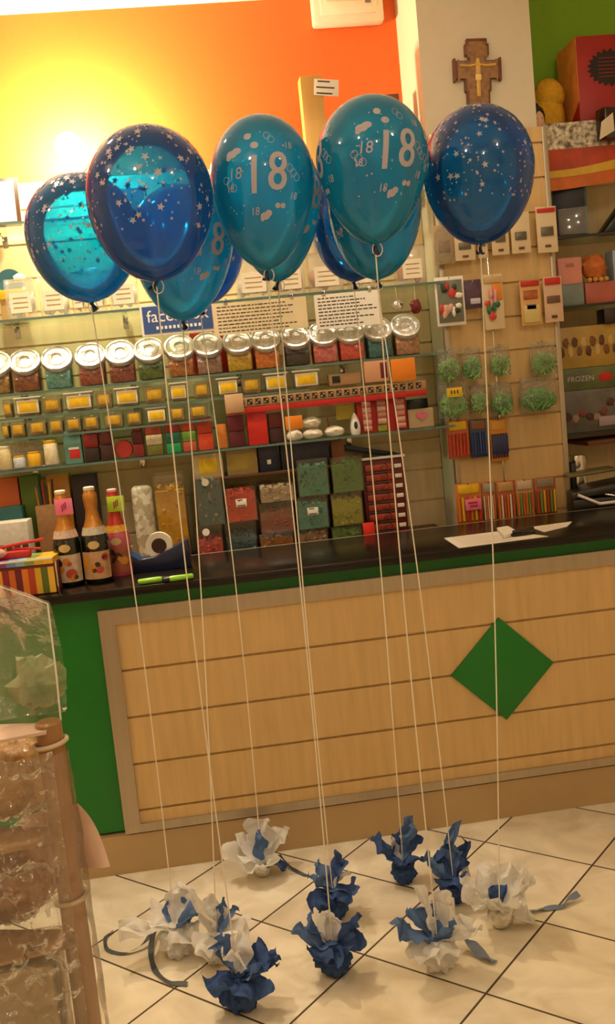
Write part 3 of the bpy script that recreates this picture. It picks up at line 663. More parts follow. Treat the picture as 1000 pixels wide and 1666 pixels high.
#SECTION6
# ------------------------------------------------------------------ lowest glass shelf
def cm(c, **k): return mat('colour_'+c, c, k.pop('rough', .45), **k)
def layered(x0, y0, x1, y1, cols, label, name='sugar_jar', cat='jar', Y=.62, lid=None, z=SB, square=True, grp=None):
    X, zz, w, h = spot(x0, y0, x1, y1, Y, z); d = min(w, .09)
    t = thing(name, label, cat, (X, Y+d/2, z), 0, grp); n = len(cols); zc = 0
    hb = h*(.86 if lid else 1.)
    b = MB()
    for i, c in enumerate(cols):
        hh = hb/n
        if square: b.box((0, 0, zc+hh/2), (w*.94, d*.94, hh*.995), i, .004)
        else: b.lathe([(w*.44, zc), (w*.47, zc+.003), (w*.47, zc+hh-.003), (w*.44, zc+hh-.0005)], 24, i, None)
        zc += hh
    b.build('jar_body', [cm(c, pattern='voronoi', scale=110) for c in cols], t)
    if lid:
        l = MB(); l.lathe([(w*.40, 0), (w*.42, .002), (w*.42, h*.12), (w*.38, h*.14)], 24, 0, Matrix.Translation((0, 0, hb))); l.build('lid', cm(lid), t)
    return t
tr = thing('pot_tray', 'clear tray at the far left of the lowest shelf holding little pots', 'tray', (at(48, 760, .6).x, .64, SB))
MB().box((0, 0, .004), (.24, .10, .008), 0, .002).build('tray_base', m_clear, tr)
for (x0, y0, x1, y1, c, lb) in [(-6, 726, 18, 770, 'd8c890', 'greenish pot at the left edge on the clear tray'), (20, 742, 41, 768, 'cfd6dc', 'pale grey pot on the clear tray'), (43, 735, 66, 765, 'e8b41c', 'yellow pot on the clear tray'), (69, 716, 94, 760, 'e8d8b0', 'cream pot with yellow lid at the right of the clear tray')]:
    layered(x0, y0, x1, y1, [c], lb, 'cake_pot', 'pot', .60, 'e8b41c' if c != 'd8c890' else 'f2ead2', SB+.008, False, 'little pots on the clear tray')
X, z, w, h = spot(2, 720, 66, 742, .66, SB)
box_thing('cream_carton', 'cream printed carton standing behind the little pots', 'box', X, .70, SB, w, .05, h, mat('cream_print', 'efe0c0', .6, var=.3, scale=90))
X, z, w, h = spot(104, 700, 132, 750, .62, SB)
t = box_thing('teal_carton', 'teal carton with a red and white swoosh right of the little pots', 'box', X, .62, SB, w, .05, h, mat('dull_teal_card', '5f8f84', .5)); face_label(t, w*.08, h*.3, w*.6, h*.28, -.025, m_red)
face_label(t, w*.05, h*.46, w*.6, h*.07, -.026, m_white, 'white_stripe')
LB = [((135, 698, 160, 744), ['2a1612', '8a1c18'], '8a1c18', 'dark jar with red lid right of the teal carton'), ((161, 698, 183, 742), ['3a1a14', '5a201a'], None, 'nearly black jar left of the round red tin'),
      ((214, 694, 233, 736), ['7a1c16', '501410'], 'a02820', 'narrow dark red jar right of the round red tin'), ((236, 690, 264, 734), ['6a6420', 'd8c8a0', 'b04830'], None, 'layered olive, cream and red sugar jar'),
      ((268, 687, 293, 728), ['1a8a4c', '186a58', 'a03028'], None, 'green and red layered jar'), ((295, 684, 318, 724), ['b04830', '6fa032', 'c03a20'], None, 'jar with light green middle band'),
      ((320, 678, 346, 721), ['d0441c', 'b8381c'], None, 'red orange square jar'), ((352, 690, 369, 718), ['d07a28'], None, 'small amber jar between the red orange and wine red ones'),
      ((370, 676, 398, 716), ['5a1420', '701a2a'], None, 'wine red square jar'), ((436, 672, 460, 711), ['3a1414', '6a1c1a'], None, 'dark jar right of the bright red box')]
for b, cs, l, lb in LB: layered(*b, cs, lb+' on the lowest shelf', lid=l, grp='coloured sugar jars on the lowest shelf')
X, z, w, h = spot(184, 698, 214, 740, .62, SB)
t = thing('round_tin', 'round bright red tin facing forward on the lowest shelf', 'tin', (X, .66, SB)); M = Matrix.Translation((0, -.03, w*.5)) @ RX90.inverted()
MB().lathe([(w*.46, -.04), (w*.49, -.036), (w*.49, .0), (w*.46, .003), (w*.43, .003), (w*.42, 0), (.001, 0)], 28, 0, Matrix.Translation((0, -.01, w*.49+.001)) @ Matrix.Rotation(pi/2, 4, 'X')).build('tin_body', mat('tin_red', 'd03a34', .35), t)
X, z, w, h = spot(402, 667, 434, 711, .61, SB)
box_thing('red_box', 'bright red box with smooth faces, tallest on the lowest shelf', 'box', X, .61, SB, w, .06, h, mat('bright_red', 'd8241a', .4))
card(464, 675, 492, 697, .588, m_orangec, 'price_card', 'orange card standing before the white pastries', 'card', 0, 0).location.z = SB+.045
m_past = mat('cream_pastry', 'f0e4cc', .6, var=.12, bump=.3, scale=30)
for (x0, y0, x1, y1, lb, dz) in [(464, 695, 492, 712, 'cream pastry under the orange card', 0), (491, 694, 524, 711, 'lower of two cream pastries beside the orange card', 0), (489, 680, 522, 695, 'upper cream pastry lying on another one', .042), (527, 690, 560, 710, 'cream pastry with a small dark stick in its top', 0)]:
    X, z, w, h = spot(x0, y0, x1, y1, .64, SB)
    t = thing('pastry', lb, 'pastry', (X, .64, SB+dz), 0, 'cream pastries on the lowest shelf')
    MB().blob((0, 0, .020), (w*.5, .035, .022), .16, 2.2, x0, squash=-.0195).build('pastry_shell', m_past, t)
    if 'stick' in lb: MB().tube([(-.02, 0, .03), (-.022, 0, .075)], .0025, 6).build('stick', m_brown, t)
X, z, w, h = spot(570, 671, 587, 706, .61, SB)
t = thing('white_figurine', 'small white pointed figurine with a dark oval, left of the red spool rack', 'figurine', (X, .63, SB))
MB().lathe([(w*.40, 0), (w*.48, .01), (w*.5, .03), (w*.42, .05), (w*.2, .075), (.001, h)], 18).build('figure', m_white, t)
MB().blob((0, -w*.46, h*.42), (w*.18, .004, h*.18), 0).build('oval_badge', mat('dark_teal_badge', '1c3a34', .4), t)
X, z, w, h = spot(546, 659, 576, 682, .66)
t = thing('shelf_label', 'olive yellow label hanging from the price rail above the white pastries', 'label', (X, .66, z)); MB().box((0, 0, h/2), (w, .004, h), 0, .001).build('card', mat('olive_label', 'b8a436', .6), t)
MB().tube([(0, 0, h), (0, -.03, 1.464-z+.002)], .0012, 5).build('hanger', m_chrome, t)
# spool rack: red cabinet with columns of pale rolls
X, z, w, h = spot(582, 636, 664, 704, .62, SB)
sr = thing('spool_rack', 'red rack of pale ribbon rolls at the right end of the lowest shelf', 'rack', (X, .66, SB))
MB().box((0, .012, .075), (w, .05, .150), 0, .002).build('rack_body', m_red, sr)
for i, xx in enumerate((-.32, -.02, .36)):
    for k in range(6 if i != 1 else 5):
        zz = .135-.0235*k
        MB().lathe([(.003, -.016), (.012, -.016), (.0125, .016), (.003, .016)], 14, 0, Matrix.Translation((xx*w, -.022, zz)) @ Matrix.Rotation(pi/2, 4, 'Y')).build('ribbon_roll', mat('pale_ribbon', 'e6b8a4', .5, var=.2, scale=80) if k % 2 == 0 else mat('rose_ribbon', 'd88a78', .5), sr)
MB().box((-.02*w, -.016, .014), (.036, .01, .024), 0, .001).build('lime_roll', mat('lime_ribbon', '9aa82a', .5), sr)
X, z, w, h = spot(664, 665, 706, 696, .64, SB)
t = box_thing('beige_box', 'beige box with a pink heart on its front near the pillar', 'box', X, .64, SB, w, .06, h, mat('beige_card', 'cdb288', .6))
hp = [(.022*(sin(a)**3), .020*(13*cos(a)-5*cos(2*a)-2*cos(3*a)-cos(4*a))/16) for a in [2*pi*k/28 for k in range(28)]]
MB().prism(hp, .004, 0, Matrix.Translation((.002, -.0365, h*.62)), .0008).build('heart', m_pinkc, t)
X, z, w, h = spot(668, 652, 692, 676, .76, SB)
box_thing('black_box', 'black box behind the pink heart', 'box', X, .76, SB, w*1.4, .06, .11, m_black)

# ------------------------------------------------------------------ candy bins behind the counter
m_bin = clear('bin_plastic', (.97, .96, .93), .05, .06, .02, 'd8b890')
YB = .60
def candy_bin(x0, y0, x1, y1, zb, col, col2, label, fill=.8, tagc=None, rnd_=False, d=.2, base=None):
    X, _, w, h = spot(x0, y0, x1, y1, YB, zb)
    t = thing('candy_bin', label, 'candy bin', (X, YB+d/2, zb), 0, 'clear candy bins behind the counter')
    b = MB(); wl = .003; b.box((0, 0, wl/2), (w, d, wl)); 
    for sx in (-1, 1): b.box((sx*(w/2-wl/2), 0, h/2), (wl, d, h))
    b.box((0, -d/2+wl/2, h/2), (w-2*wl, wl, h)); b.box((0, d/2-wl/2, h/2), (w-2*wl, wl, h)); b.build('bin_shell', m_bin, t)
    c = MB(); nx, ny = 12, 8; hh = h*fill; rs = int(X*100)
    c.box((0, 0, wl+hh*.45), (w-.010, d-.010, hh*.9))
    rr = random.Random(rs); wi = (w-.016)/2
    for k in range(90):
        s_ = .0075+.004*rr.random()
        p = (rr.uniform(-wi+.004, wi-.004), -d/2+.008+rr.random()*.006, rr.uniform(.008, hh*.97)) if k < 60 else (rr.uniform(-wi+.004, wi-.004), rr.uniform(-d/2+.014, d/2-.02), hh*.94+rr.random()*.006)
        M = Matrix.Translation(p) @ Euler((rr.uniform(0, 6), rr.uniform(0, 6), rr.uniform(0, 6))).to_matrix().to_4x4()
        c.box((0, 0, 0), (s_*1.7, s_, s_*.9), rr.choice((0, 0, 1, 2)), 0, M)
    o = c.build('candies', [cm(col, rough=.5, pattern='voronoi', scale=70), cm(col2, rough=.5), cm(base or col, rough=.4)], t); o['kind'] = 'stuff'
    if tagc == 'white': face_label(t, 0, h*.55, w*.34, h*.22, -d/2, m_paper, 'price_tag', 2)
    if tagc == 'round':
        MB().lathe([(.0005, 0), (.014, 0), (.014, .0016), (.0005, .0016)], 20, 0, Matrix.Translation((-w*.1, -d/2, h*.82)) @ Matrix.Rotation(pi/2, 4, 'X')).build('round_sticker', m_paper, t)
    return t
ZC0 = ZB
def rowz(y, x): return at(x, y, YB).z
zr = {}
BINS = [  # column, rows top to bottom
 ((250, 303), [(772, 856, 'e8b01c', 'c88a10', 'tall bin of yellow candy in front of the back wall', .9, None)]),
 ((318, 364), [(768, 854, '3a6a70', 'b8a890', 'upper bin of teal and grey candy with a round sticker', .9, 'round'), (855, 905, 'd8605c', 'b03c40', 'lower bin of pink red candy with a round sticker', .6, 'round')]),
 ((366, 419), [(792, 848, 'e0361c', 'b8240f', 'bin of bright red candy with a white price tag', .9, 'white'), (849, 898, '2c5a66', '4a7a80', 'low bin of blue candy under the bright red one', .6, None)]),
 ((421, 480), [(786, 816, 'cdb89a', 'a88a68', 'shallow bin of cream coloured candy in the fourth column', .8, None), (817, 866, 'a0503c', '6f7a4a', 'bin of mixed red and green candy in the fourth column', .75, None), (867, 894, 'b07a3c', '8a4a28', 'bottom bin of amber candy in the fourth column', .8, None)]),
 ((482, 536), [(746, 806, '3f9a84', '2a6a60', 'top bin of blue green candy in the fifth column', .85, None), (807, 860, '4fa090', '2f7568', 'middle bin of turquoise candy with a white price tag', .85, 'white'), (861, 888, 'b0906a', '8a6440', 'bottom bin of brown mixed candy in the fifth column', .8, None)]),
 ((538, 592), [(742, 800, '4f8a34', '35602a', 'top bin of green candy in the rightmost column', .85, None), (801, 854, 'a8a82c', '6f8a2a', 'middle bin of yellow green candy in the rightmost column', .85, None), (855, 882, '6f9a4a', '4a7038', 'bottom bin of pale green candy in the rightmost column', .8, None)])]
for (x0, x1), rows in BINS:
    zb = ZB; xc = (x0+x1)/2
    zt = [at(xc, r[0], YB).z for r in rows]
    for i in range(len(rows)-1, -1, -1):
        r = rows[i]; top = zt[i]
        d = (at(xc, r[0], YB)-CAM).dot(FW); w = (x1-x0)/FPX*d*.97
        X = at(xc, (r[0]+r[1])/2, YB).x; h = max(.03, top-zb-.001)
        # rebuild via candy_bin's own geometry on exact stacking heights
        def _spot(*a, _X=X, _w=w, _h=h): return _X, 0, _w, _h
        sv = spot; globals()['spot'] = _spot
        candy_bin(x0, r[0], x1, r[1], zb, r[2], r[3], r[4], r[5], r[6]); globals()['spot'] = sv
        zb = zb+h+.0005
X, z, w, h = spot(214, 790, 250, 842, .64, ZB)
t = thing('sweet_bag', 'white spotted bag leaning left of the tall yellow bin', 'bag', (X, .66, ZB))
MB().box((0, .0, h/2), (w*.95, .05, h), 0, .02, None, 4).build('bag_body', mat('white_spotted', 'e6dcc4', .5, pattern='voronoi', scale=50, col2='b8a888'), t)
X, z, w, h = spot(214, 858, 318, 905, .72, ZB)
# boxes on top / beneath the shelf
def bx(x0, y0, x1, y1, Y, z, m, name, label, cat='box', d=.08, bev=.003):
    X, zz, w, h = spot(x0, y0, x1, y1, Y, z); return box_thing(name, label, cat, X, Y, zz, w, d, h, m, bev), w, h
# dark rail / upper board under the shelf carrying small boxes
ZU = at(400, 772, .62).z
ub = tag(MB().box((at(455, 770, .64).x, .745, ZU-.006), (.62, .22, .012), 0, .002).build('bin_top_board', m_brown), 'brown board above the candy bins holding small boxes', 'board')
t, w, h = bx(314, 738, 362, 768, .64, ZU, mat('cream_box', 'd6bd88', .6), 'cream_box', 'cream box with a yellow window beneath the lowest shelf'); face_label(t, 0, h*.5, w*.62, h*.6, -.04, m_yel, 'window')
t, w, h = bx(368, 731, 418, 762, .64, ZU, mat('tan_box', 'a8905f', .6), 'tan_box', 'tan framed box right of the cream one beneath the shelf'); face_label(t, 0, h*.5, w*.8, h*.66, -.04, mat('gold_panel', 'b09440', .5), 'panel')
t, w, h = bx(420, 722, 452, 752, .64, ZU, m_navy, 'navy_box', 'small navy box with a tiny emblem beneath the shelf'); face_label(t, 0, h*.35, w*.2, h*.16, -.04, m_white, 'emblem')
bx(456, 719, 535, 748, .66, ZU, mat('dark_blue_box', '1b2440', .4, var=.5, scale=40), 'blue_box', 'long dark blue box at the right beneath the shelf')
bx(538, 716, 560, 738, .68, ZU, mat('rust_box', '8a5030', .5), 'rust_box', 'small rust coloured box right of the long dark blue box')
# navy sloping folder and lollipop rack
X, z, w, h = spot(596, 744, 668, 880, .62, ZB)
lr = thing('lollipop_rack', 'rack of flat red spiral sweets in stacked slots, right of the candy bins', 'rack', (X, .70, ZB)); hh = at(632, 748, .62).z-ZB
MB().box((-.002, .03, hh/2), (w*.96, .10, hh), 0, .002).build('rack_case', m_dkred, lr)
for k in range(7):
    zz = hh*(.90-.13*k)
    pk = MB().box((-w*.12, -.026, zz), (w*.62, .014, hh*.085), 0, .003).build('sweet_packet', mat('red_packet', 'b4442c', .35, var=.4, scale=25), lr)
    MB().box((-w*.12, -.030, zz-hh*.058), (w*.64, .02, .004), 0).build('slot_shelf', m_clear, lr)
    MB().box((w*.33, -.028, zz), (w*.16, .006, hh*.05), 0, .001).build('price_tab', m_paper, lr)
    s = MB(); s.tube([(-w*.02+(.004+.0022*a)*cos(a), -.0345, zz+(.004+.0022*a)*.8*sin(a)) for a in [i*.5 for i in range(16)]], .0012, 4); s.build('spiral', mat('dark_spiral', '4a1812', .4), pk)
MB().box((0, -.034, hh+.008), (w*1.02, .006, .010), 0, .001).build('top_rail', m_white, lr)
t, w2, h2 = bx(590, 842, 609, 872, .585, None, mat('scarlet_card', 'e02a18', .5), 'scarlet_card', 'scarlet price card at the lower left of the lollipop rack', 'card', .004, .001)
t.location.z = ZB
fo = thing('dark_folder', 'dark navy folder lying slanted on top behind the lollipop rack', 'folder', (at(600, 745, .78).x, .78, ZB+hh+.02), 0, None, (0, radians(14), 0)); MB().box((0, 0, .012), (.24, .10, .02), 0, .003).build('cover', m_navy, fo)

# far-left boxes on the back cabinet
for (b, c, lb) in [((-8, 778, 30, 824), 'd8641c', 'orange box at the left edge behind the bottles'), ((33, 774, 64, 818), '5f7a1c', 'olive green box right of the orange one'), ((76, 772, 112, 802), 'd08a28', 'amber box above the pencil pot'), ((116, 772, 156, 800), '2a1c20', 'dark box with a pale top behind the second bottle')]:
    X, zz, w, h = spot(*b, .72); z0 = ZB
    t = thing('stacked_box', lb, 'box', (X, .72, ZB), 0, 'boxes behind the bottles'); MB().box((0, .04, (zz+h-ZB)/2), (w, .08, zz+h-ZB), 0, .003).build('box_body', cm(c), t)
bx(-8, 826, 36, 852, .60, ZB, mat('teal_box', '1c5f60', .5), 'teal_box', 'dark teal box under the orange box at the left edge')
t, w, h = bx(-8, 850, 46, 890, .50-.13, ZT, mat('pale_carton', 'e4dccb', .6, var=.2, scale=60), 'pale_carton', 'pale carton with a row of dark pictures above the rainbow box', d=.10)
mb = MB()
for k in range(4): mb.box((-w*.36+w*.24*k, -.0506, h*.4), (w*.18, .0014, h*.45), 0)
mb.build('printed_pictures', mat('brown_print', '6a4a30', .5, var=.5, scale=90), t)
X, z, w, h = spot(60, 822, 92, 862, .63, ZB)
pp2 = thing('pencil_pot', 'brown pot of pencils left of the bottles', 'pot', (X, .66, ZB))
MB().box((0, 0, h*.5), (w, w, h), 0, .003).build('pot_body', mat('kraft_pot', 'a87a4c', .7, var=.25, scale=60), pp2)
for k in range(6): MB().tube([(w*(-.3+.12*k), 0, h*.6), (w*(-.42+.17*k), .0, h+.07+.012*(k % 3))], .004, 6).build('pencil', cm(['c8882c', '30406a', 'b03a20', '4a2c18', 'd8a83c', '2a2420'][k]), pp2)
#SECTION7
# ------------------------------------------------------------------ on the counter
m_btl = mat('dark_bottle_glass', '0f140a', .08, var=.3, coat=.5); m_foil = mat('gold_foil', 'c98a3c', .35, metal=.6, var=.2, scale=60, bump=.2)
def bottle(x, ytop, ybot, label, body, foil, lcol, lcol2, capc='f0e2cc', Y=.14, fig=0):
    B_ = at(x, ybot, Y); T_ = at(x-6, ytop, Y); h = T_.z-ZT
    t = thing('sparkling_bottle', label, 'bottle', (B_.x, Y, ZT), radians(-6), 'bottles on the counter')
    r = h*.145
    b = MB(); b.lathe([(r*.9, 0), (r, .006), (r, h*.42), (r*.97, h*.46), (r*.80, h*.55), (r*.50, h*.66), (r*.40, h*.74), (r*.38, h*.9)], 28); b.build('glass_body', body, t)
    f = MB(); f.lathe([(r*.86, h*.525), (r*.52, h*.66), (r*.42, h*.75), (r*.44, h*.78), (r*.50, h*.86), (r*.50, h*.92), (r*.40, h*.945), (r*.40, h*.965)], 28); fn_ = f.build('foil_neck', foil, t)
    f = MB(); f.lathe([(r*.38, h*.955), (r*.40, h*.965), (r*.40, h*.992), (r*.3, h)], 20); f.build('cap', cm(capc), fn_)
    c = MB(); c.lathe([(r*.90, h*.505), (r*.76, h*.585)], 28, 0, None, True, False); c.build('neck_collar', cm(lcol2, var=.3, scale=90), t)
    def wrapl(z0, z1, a0, a1, m, name, rr=1.012):
        mb = MB(); mb.sheet(lambda u, v: (r*rr*sin(a0+(a1-a0)*u), -r*rr*cos(a0+(a1-a0)*u), z0+(z1-z0)*v), 16, 3); return mb.build(name, m, t)
    wrapl(h*.05, h*.335, -1.25, 1.25, cm(lcol, var=.35, scale=35), 'front_label'); fl_ = t.children[-1] if False else [o for o in bpy.data.objects if o.parent == t and o.name.startswith('front_label')][0]
    e = MB(); e.sheet(lambda u, v: (r*1.013*sin(.05+.42*v*cos(2*pi*u)), -r*1.013*cos(.05+.42*v*cos(2*pi*u)), h*.405+h*.042*v*sin(2*pi*u)), 20, 3); e.build('oval_label', cm('d8b878'), t)
    p = MB()                                            # plain coloured shapes printed on the label
    rr = random.Random(fig)
    for k in range(8):
        a, z0 = rr.uniform(-.8, .8), h*rr.uniform(.09, .28); q = .008+.012*rr.random()
        p.sheet(lambda u, v: (r*1.02*sin(a+q/r*v*cos(2*pi*u)), -r*1.02*cos(a+q/r*v*cos(2*pi*u)), z0+q*.9*v*sin(2*pi*u)), 10, 2, k % 3)
    p.build('label_print', [cm('3a2018'), cm('d8902c'), cm('c04838')], fl_)
    return t, r, h
b1 = bottle(117, 796, 953, 'dark sparkling bottle with a pink tag on its neck, left of three', m_btl, m_foil, 'e0c8a8', 'd8b8a0', fig=1)
b2 = bottle(163, 790, 945, 'dark sparkling bottle with gold neck in the middle of three', m_btl, m_foil, 'd8a878', 'c8b8a0', fig=2)
b3 = bottle(198, 794, 934, 'pink bottle with a lime tag on its neck, right of three', mat('pink_bottle', 'c8506a', .25, var=.3, scale=20, coat=.3), mat('red_foil', 'b83a2c', .35, metal=.4), 'a85a3c', 'd8a02c', 'e8a8b0', .23, 3)
for (b, m, n_, rt) in [(b1, m_pinkc, 'pink_tag', .12), (b3, mat('lime_tag', 'b8d82c', .6), 'lime_tag', -.05)]:
    t, r, h = b; mb = MB(); mb.box((.014, -r*.62, h*.83), (.058, .002, .052), 0, .0006)
    for k in range(3): mb.box((.008+.006*k, -r*.62-.0014, h*.83+.004*(k-1)), (.004, .0008, .022), 1)
    o = mb.build(n_, [m, mat('tag_ink', 'a02848', .7)], t); o['label'] = n_.replace('_', ' ')
# striped box at the left
X, z, w, h = spot(2, 898, 92, 975, .02)
rb = thing('striped_box', 'rainbow striped box with a white edged lid at the left end of the counter', 'box', (at(42, 955, .03).x, .09, ZT), radians(-4))
bw_, bh = .205, .115
MB().box((0, 0, bh*.42), (bw_, .14, bh*.84), 0, .003).build('box_body', m_dkred, rb)
cols = ['c8322a', 'e8a01c', '8a2030', 'd0641c', '6a1c2c', 'e07a20', 'b03a1c', 'd8a82c', '5a6a1c', 'e8b83c']
mb = MB()
for k in range(10): mb.box((-bw_*.45+bw_*.1*k, -.0715, bh*.40), (bw_*.096, .003, bh*.72), k)
mb.build('front_stripes', [cm(c) for c in cols], rb)
mb = MB(); cl = ['8a3a6a', '7a3c80', '6a8ab0', '88b0c0', '8a9a40', 'd8b02c', 'f0b828']
for k in range(7): mb.box((-bw_*.43+bw_*.143*k, -.002, bh*.93), (bw_*.142, .146, bh*.16), k)
mb.build('lid_stripes', [cm(c) for c in cl], rb)
MB().box((0, -.0735, bh*1.0), (bw_*1.0, .004, .006), 0).build('lid_edge', m_paper, rb)
MB().box((bw_*.5+.006, -.066, bh*.45), (.006, .006, bh*.9), 0, .002).build('silver_corner', m_chrome, rb)
rt = thing('red_toy', 'red toy with thin bars lying on top of the rainbow box', 'toy', (at(20, 890, .08).x, .09, ZT+bh*1.012))
mb = MB(); mb.box((-.02, 0, .012), (.15, .03, .024), 0, .006); mb.tube([(-.09, .02, .03), (.0, .01, .042), (.10, .0, .052)], .005, 8); mb.tube([(-.02, .02, .012), (.0, .01, .03), (.09, -.01, .024)], .004, 8); mb.build('toy_frame', m_red, rt)
mb = MB(); mb.blob((-.05, -.018, .022), (.03, .012, .016), .2, 3, 1); mb.build('pale_figure', mat('pale_pink', 'd8a090', .5), rt)
mb = MB(); mb.blob((-.09, -.02, .038), (.02, .012, .010), .2, 3, 2); mb.build('yellow_knob', m_yel, rt)
# tape dispenser
X, z, w, h = spot(214, 870, 310, 942, .24)
td = thing('tape_dispenser', 'navy blue desk tape dispenser with a white roll of tape', 'tape dispenser', (at(262, 935, .22).x, .25, ZT), radians(-3))
body = [(-.105, 0), (-.108, .03), (-.112, .092), (-.096, .070), (-.060, .046), (-.012, .050), (.022, .062), (.070, .082), (.104, .098), (.108, .02), (.104, 0)]
MB().prism(body, .07, 0, Matrix.Translation((0, -.035, 0)), .004).build('dispenser_body', m_navy, td)
r = MB(); r.lathe([(.026, -.012), (.046, -.012), (.046, .012), (.026, .012), (.026, -.012)], 32, 0, Matrix.Translation((.004, 0, .083)) @ Matrix.Rotation(pi/2, 4, 'X'), True, False); r.build('tape_roll', mat('tape_white', 'efe4cc', .4), td); trl = [o for o in bpy.data.objects if o.parent == td and o.name.startswith('tape_roll')][0]
r = MB(); r.lathe([(.001, -.014), (.0255, -.014), (.0255, .014), (.001, .014)], 24, 0, Matrix.Translation((.004, 0, .083)) @ Matrix.Rotation(pi/2, 4, 'X')); r.build('roll_hub', mat('hub_brown', '3a2018', .4, var=.4), trl)
MB().box((-.098, -.0, .093), (.026, .06, .004), 0, .001, Matrix.Rotation(0, 4, 'Y')).build('cutter', m_chrome, td)
mb = MB(); mb.prism([(-.108, .088), (-.096, .066), (-.060, .042), (-.052, .052), (-.075, .074)], .002, 0, Matrix.Translation((0, -.0385, 0))); mb.build('blue_side_sticker', mat('bright_blue', '4a78c8', .3), td)
# two green highlighters
for k, (px, py, lb) in enumerate([(248, 944, 'green highlighter lying left, in front of the tape dispenser'), (291, 940, 'green highlighter lying right, in front of the tape dispenser')]):
    p = on(px, py, ZT+.010); hl = thing('highlighter', lb, 'pen', (p.x, p.y, ZT+.010), radians(4), 'green highlighters on the counter')
    s = 1 if k == 0 else -1; M = Matrix.Rotation(pi/2, 4, 'Y')
    mb = MB(); mb.lathe([(.006, -.046*1), (.009, -.042), (.0095, .024), (.008, .03)], 16, 0, (Matrix.Rotation(pi, 4, 'Z') if s < 0 else Matrix.Identity(4)) @ M); mb.build('barrel', mat('lime_plastic', '8ec82c', .3), hl)
    mb = MB(); mb.lathe([(.0085, .0302), (.0078, .04), (.005, .050)], 16, 0, (Matrix.Rotation(pi, 4, 'Z') if s < 0 else Matrix.Identity(4)) @ M); mb.build('grip', m_black, hl)
# papers at the right
def paper(pts, z, label, name='paper_sheet', th=.0015, ln=0, grp=None):
    P = [on(x, y, z) for x, y in pts]; c = sum(P, Vector())/len(P); c.z = z
    t = thing(name, label, 'paper', c, 0, grp); n = len(P)
    L = [p-c for p in P]; mb = MB()
    mb.add([(p.x, p.y, 0) for p in L]+[(p.x, p.y, th) for p in L], [list(range(n))[::-1], list(range(n, 2*n))]+[[i, (i+1) % n, n+(i+1) % n, n+i] for i in range(n)])
    mb.build('sheet', m_paper, t)
    if ln:
        q = MB()
        for k in range(ln):
            u = .12+.76*k/(ln-1); A = L[0].lerp(L[3], u); B = L[1].lerp(L[2], u); a = A.lerp(B, .1); b = A.lerp(B, .55+.3*((k*31) % 7)/7); dn = (L[3]-L[0])*.012
            q.add([(a.x, a.y, th+.0004), (b.x, b.y, th+.0004), (b.x+dn.x, b.y+dn.y, th+.0004), (a.x+dn.x, a.y+dn.y, th+.0004)], [[0, 1, 2, 3]])
        q.build('printed_lines', mat('grey_ink', '9a8f80', .8), t)
    return t
paper([(722, 876), (818, 864), (892, 873), (746, 892)], ZT+.0005, 'large white sheet lying on the counter below the round starry balloon', ln=7)
paper([(808, 863), (826, 860), (842, 869), (820, 876)], ZT+.004, 'small stack of white notes on the large sheet', 'note_stack', .010)
paper([(862, 858), (930, 849), (922, 857), (885, 866)], ZT+.0005, 'smaller printed sheet farther right on the counter', ln=5)
sp_ = on(850, 869, ZT+.006); st = thing('stapler', 'small black stapler on the white sheets', 'stapler', (sp_.x, sp_.y, ZT+.004), radians(6))
MB().box((0, 0, .004), (.085, .026, .008), 0, .002).build('base', m_black, st); MB().box((.004, 0, .016), (.075, .022, .010), 0, .004, Matrix.Rotation(radians(-5), 4, 'Y')).build('arm', mat('dark_grey', '2a241e', .3), st)
# till at the right edge
tx = at(965, 800, .48)
tl = thing('cash_register', 'black cash register partly cut off at the right behind the counter', 'cash register', (at(985, 835, .62).x, .62, ZT-.02), radians(-10))
MB().box((0, 0, .028), (.30, .22, .055), 0, .008).build('register_base', m_black, tl)
MB().box((-.02, .0, .085), (.24, .20, .03), 0, .006, Matrix.Rotation(radians(-7), 4, 'Y')).build('keyboard_panel', mat('key_grey', '3a3630', .4, var=.5, scale=90), tl)
MB().box((-.05, -.02, .155), (.19, .12, .012), 0, .003, Matrix.Rotation(radians(-4), 4, 'Y')).build('tray', mat('olive_tray', '6a6238', .4), tl)
MB().box((-.115, .03, .135), (.02, .06, .11), 0, .004).build('stand', m_black, tl)
MB().box((.04, -.112, .06), (.16, .008, .006), 0, .002, Matrix.Rotation(radians(14), 4, 'Y')).build('silver_strip', m_chrome, tl)
MB().tube([(-.13, -.12, .075), (-.05, -.13, .035), (.12, -.13, .04)], .006, 8).build('white_cable', m_white, tl)

# ------------------------------------------------------------------ packs hanging on the pillar panel
def peg(t, h, dy):
    m = MB(); m.tube([(0, -.004, h+.004), (0, dy, h+.004)], .0022, 6); m.tube([(0, -.004, h+.004), (0, -.007, h+.010)], .0022, 6); m.build('peg_hook', m_chrome, t)
def pack(x0, y0, x1, y1, label, body, parts, grp, Y=.61, thick=.012, bag=None, name='hanging_pack', cat='pack'):
    """parts: (x frac -.5...5, z frac 0..1, w frac, h frac, material)"""
    X, z, w, h = spot(x0, y0, x1, y1, Y)
    t = thing(name, label, cat, (X, Y, z), 0, grp)
    MB().box((0, 0, h/2), (w, thick*.3, h), 0, .001).build('backing_card', body, t)
    for k, (px, pz, pw, ph, m, nm) in enumerate(parts):
        MB().box((px*w, -thick*.15-thick*.25, pz*h), (pw*w, thick*.5, ph*h), 0, min(.004, thick*.2)).build(nm, m, t)
    if bag:
        b = MB(); b.blob((0, -thick*.2, h*.47), (w*.53, thick*1.1, h*.5), .10, 3, int(x0), seg=20); b.build('clear_cover', bag, t)
    peg(t, h-.012, YP-Y); return t
m_ivp = mat('ivory_pack', 'ddc8a0', .5, var=.08); m_sv = mat('grey_cutter', '6f6a58', .35, metal=.4, var=.4, scale=50)
G1 = 'cutter packs in the top row of the pillar panel'
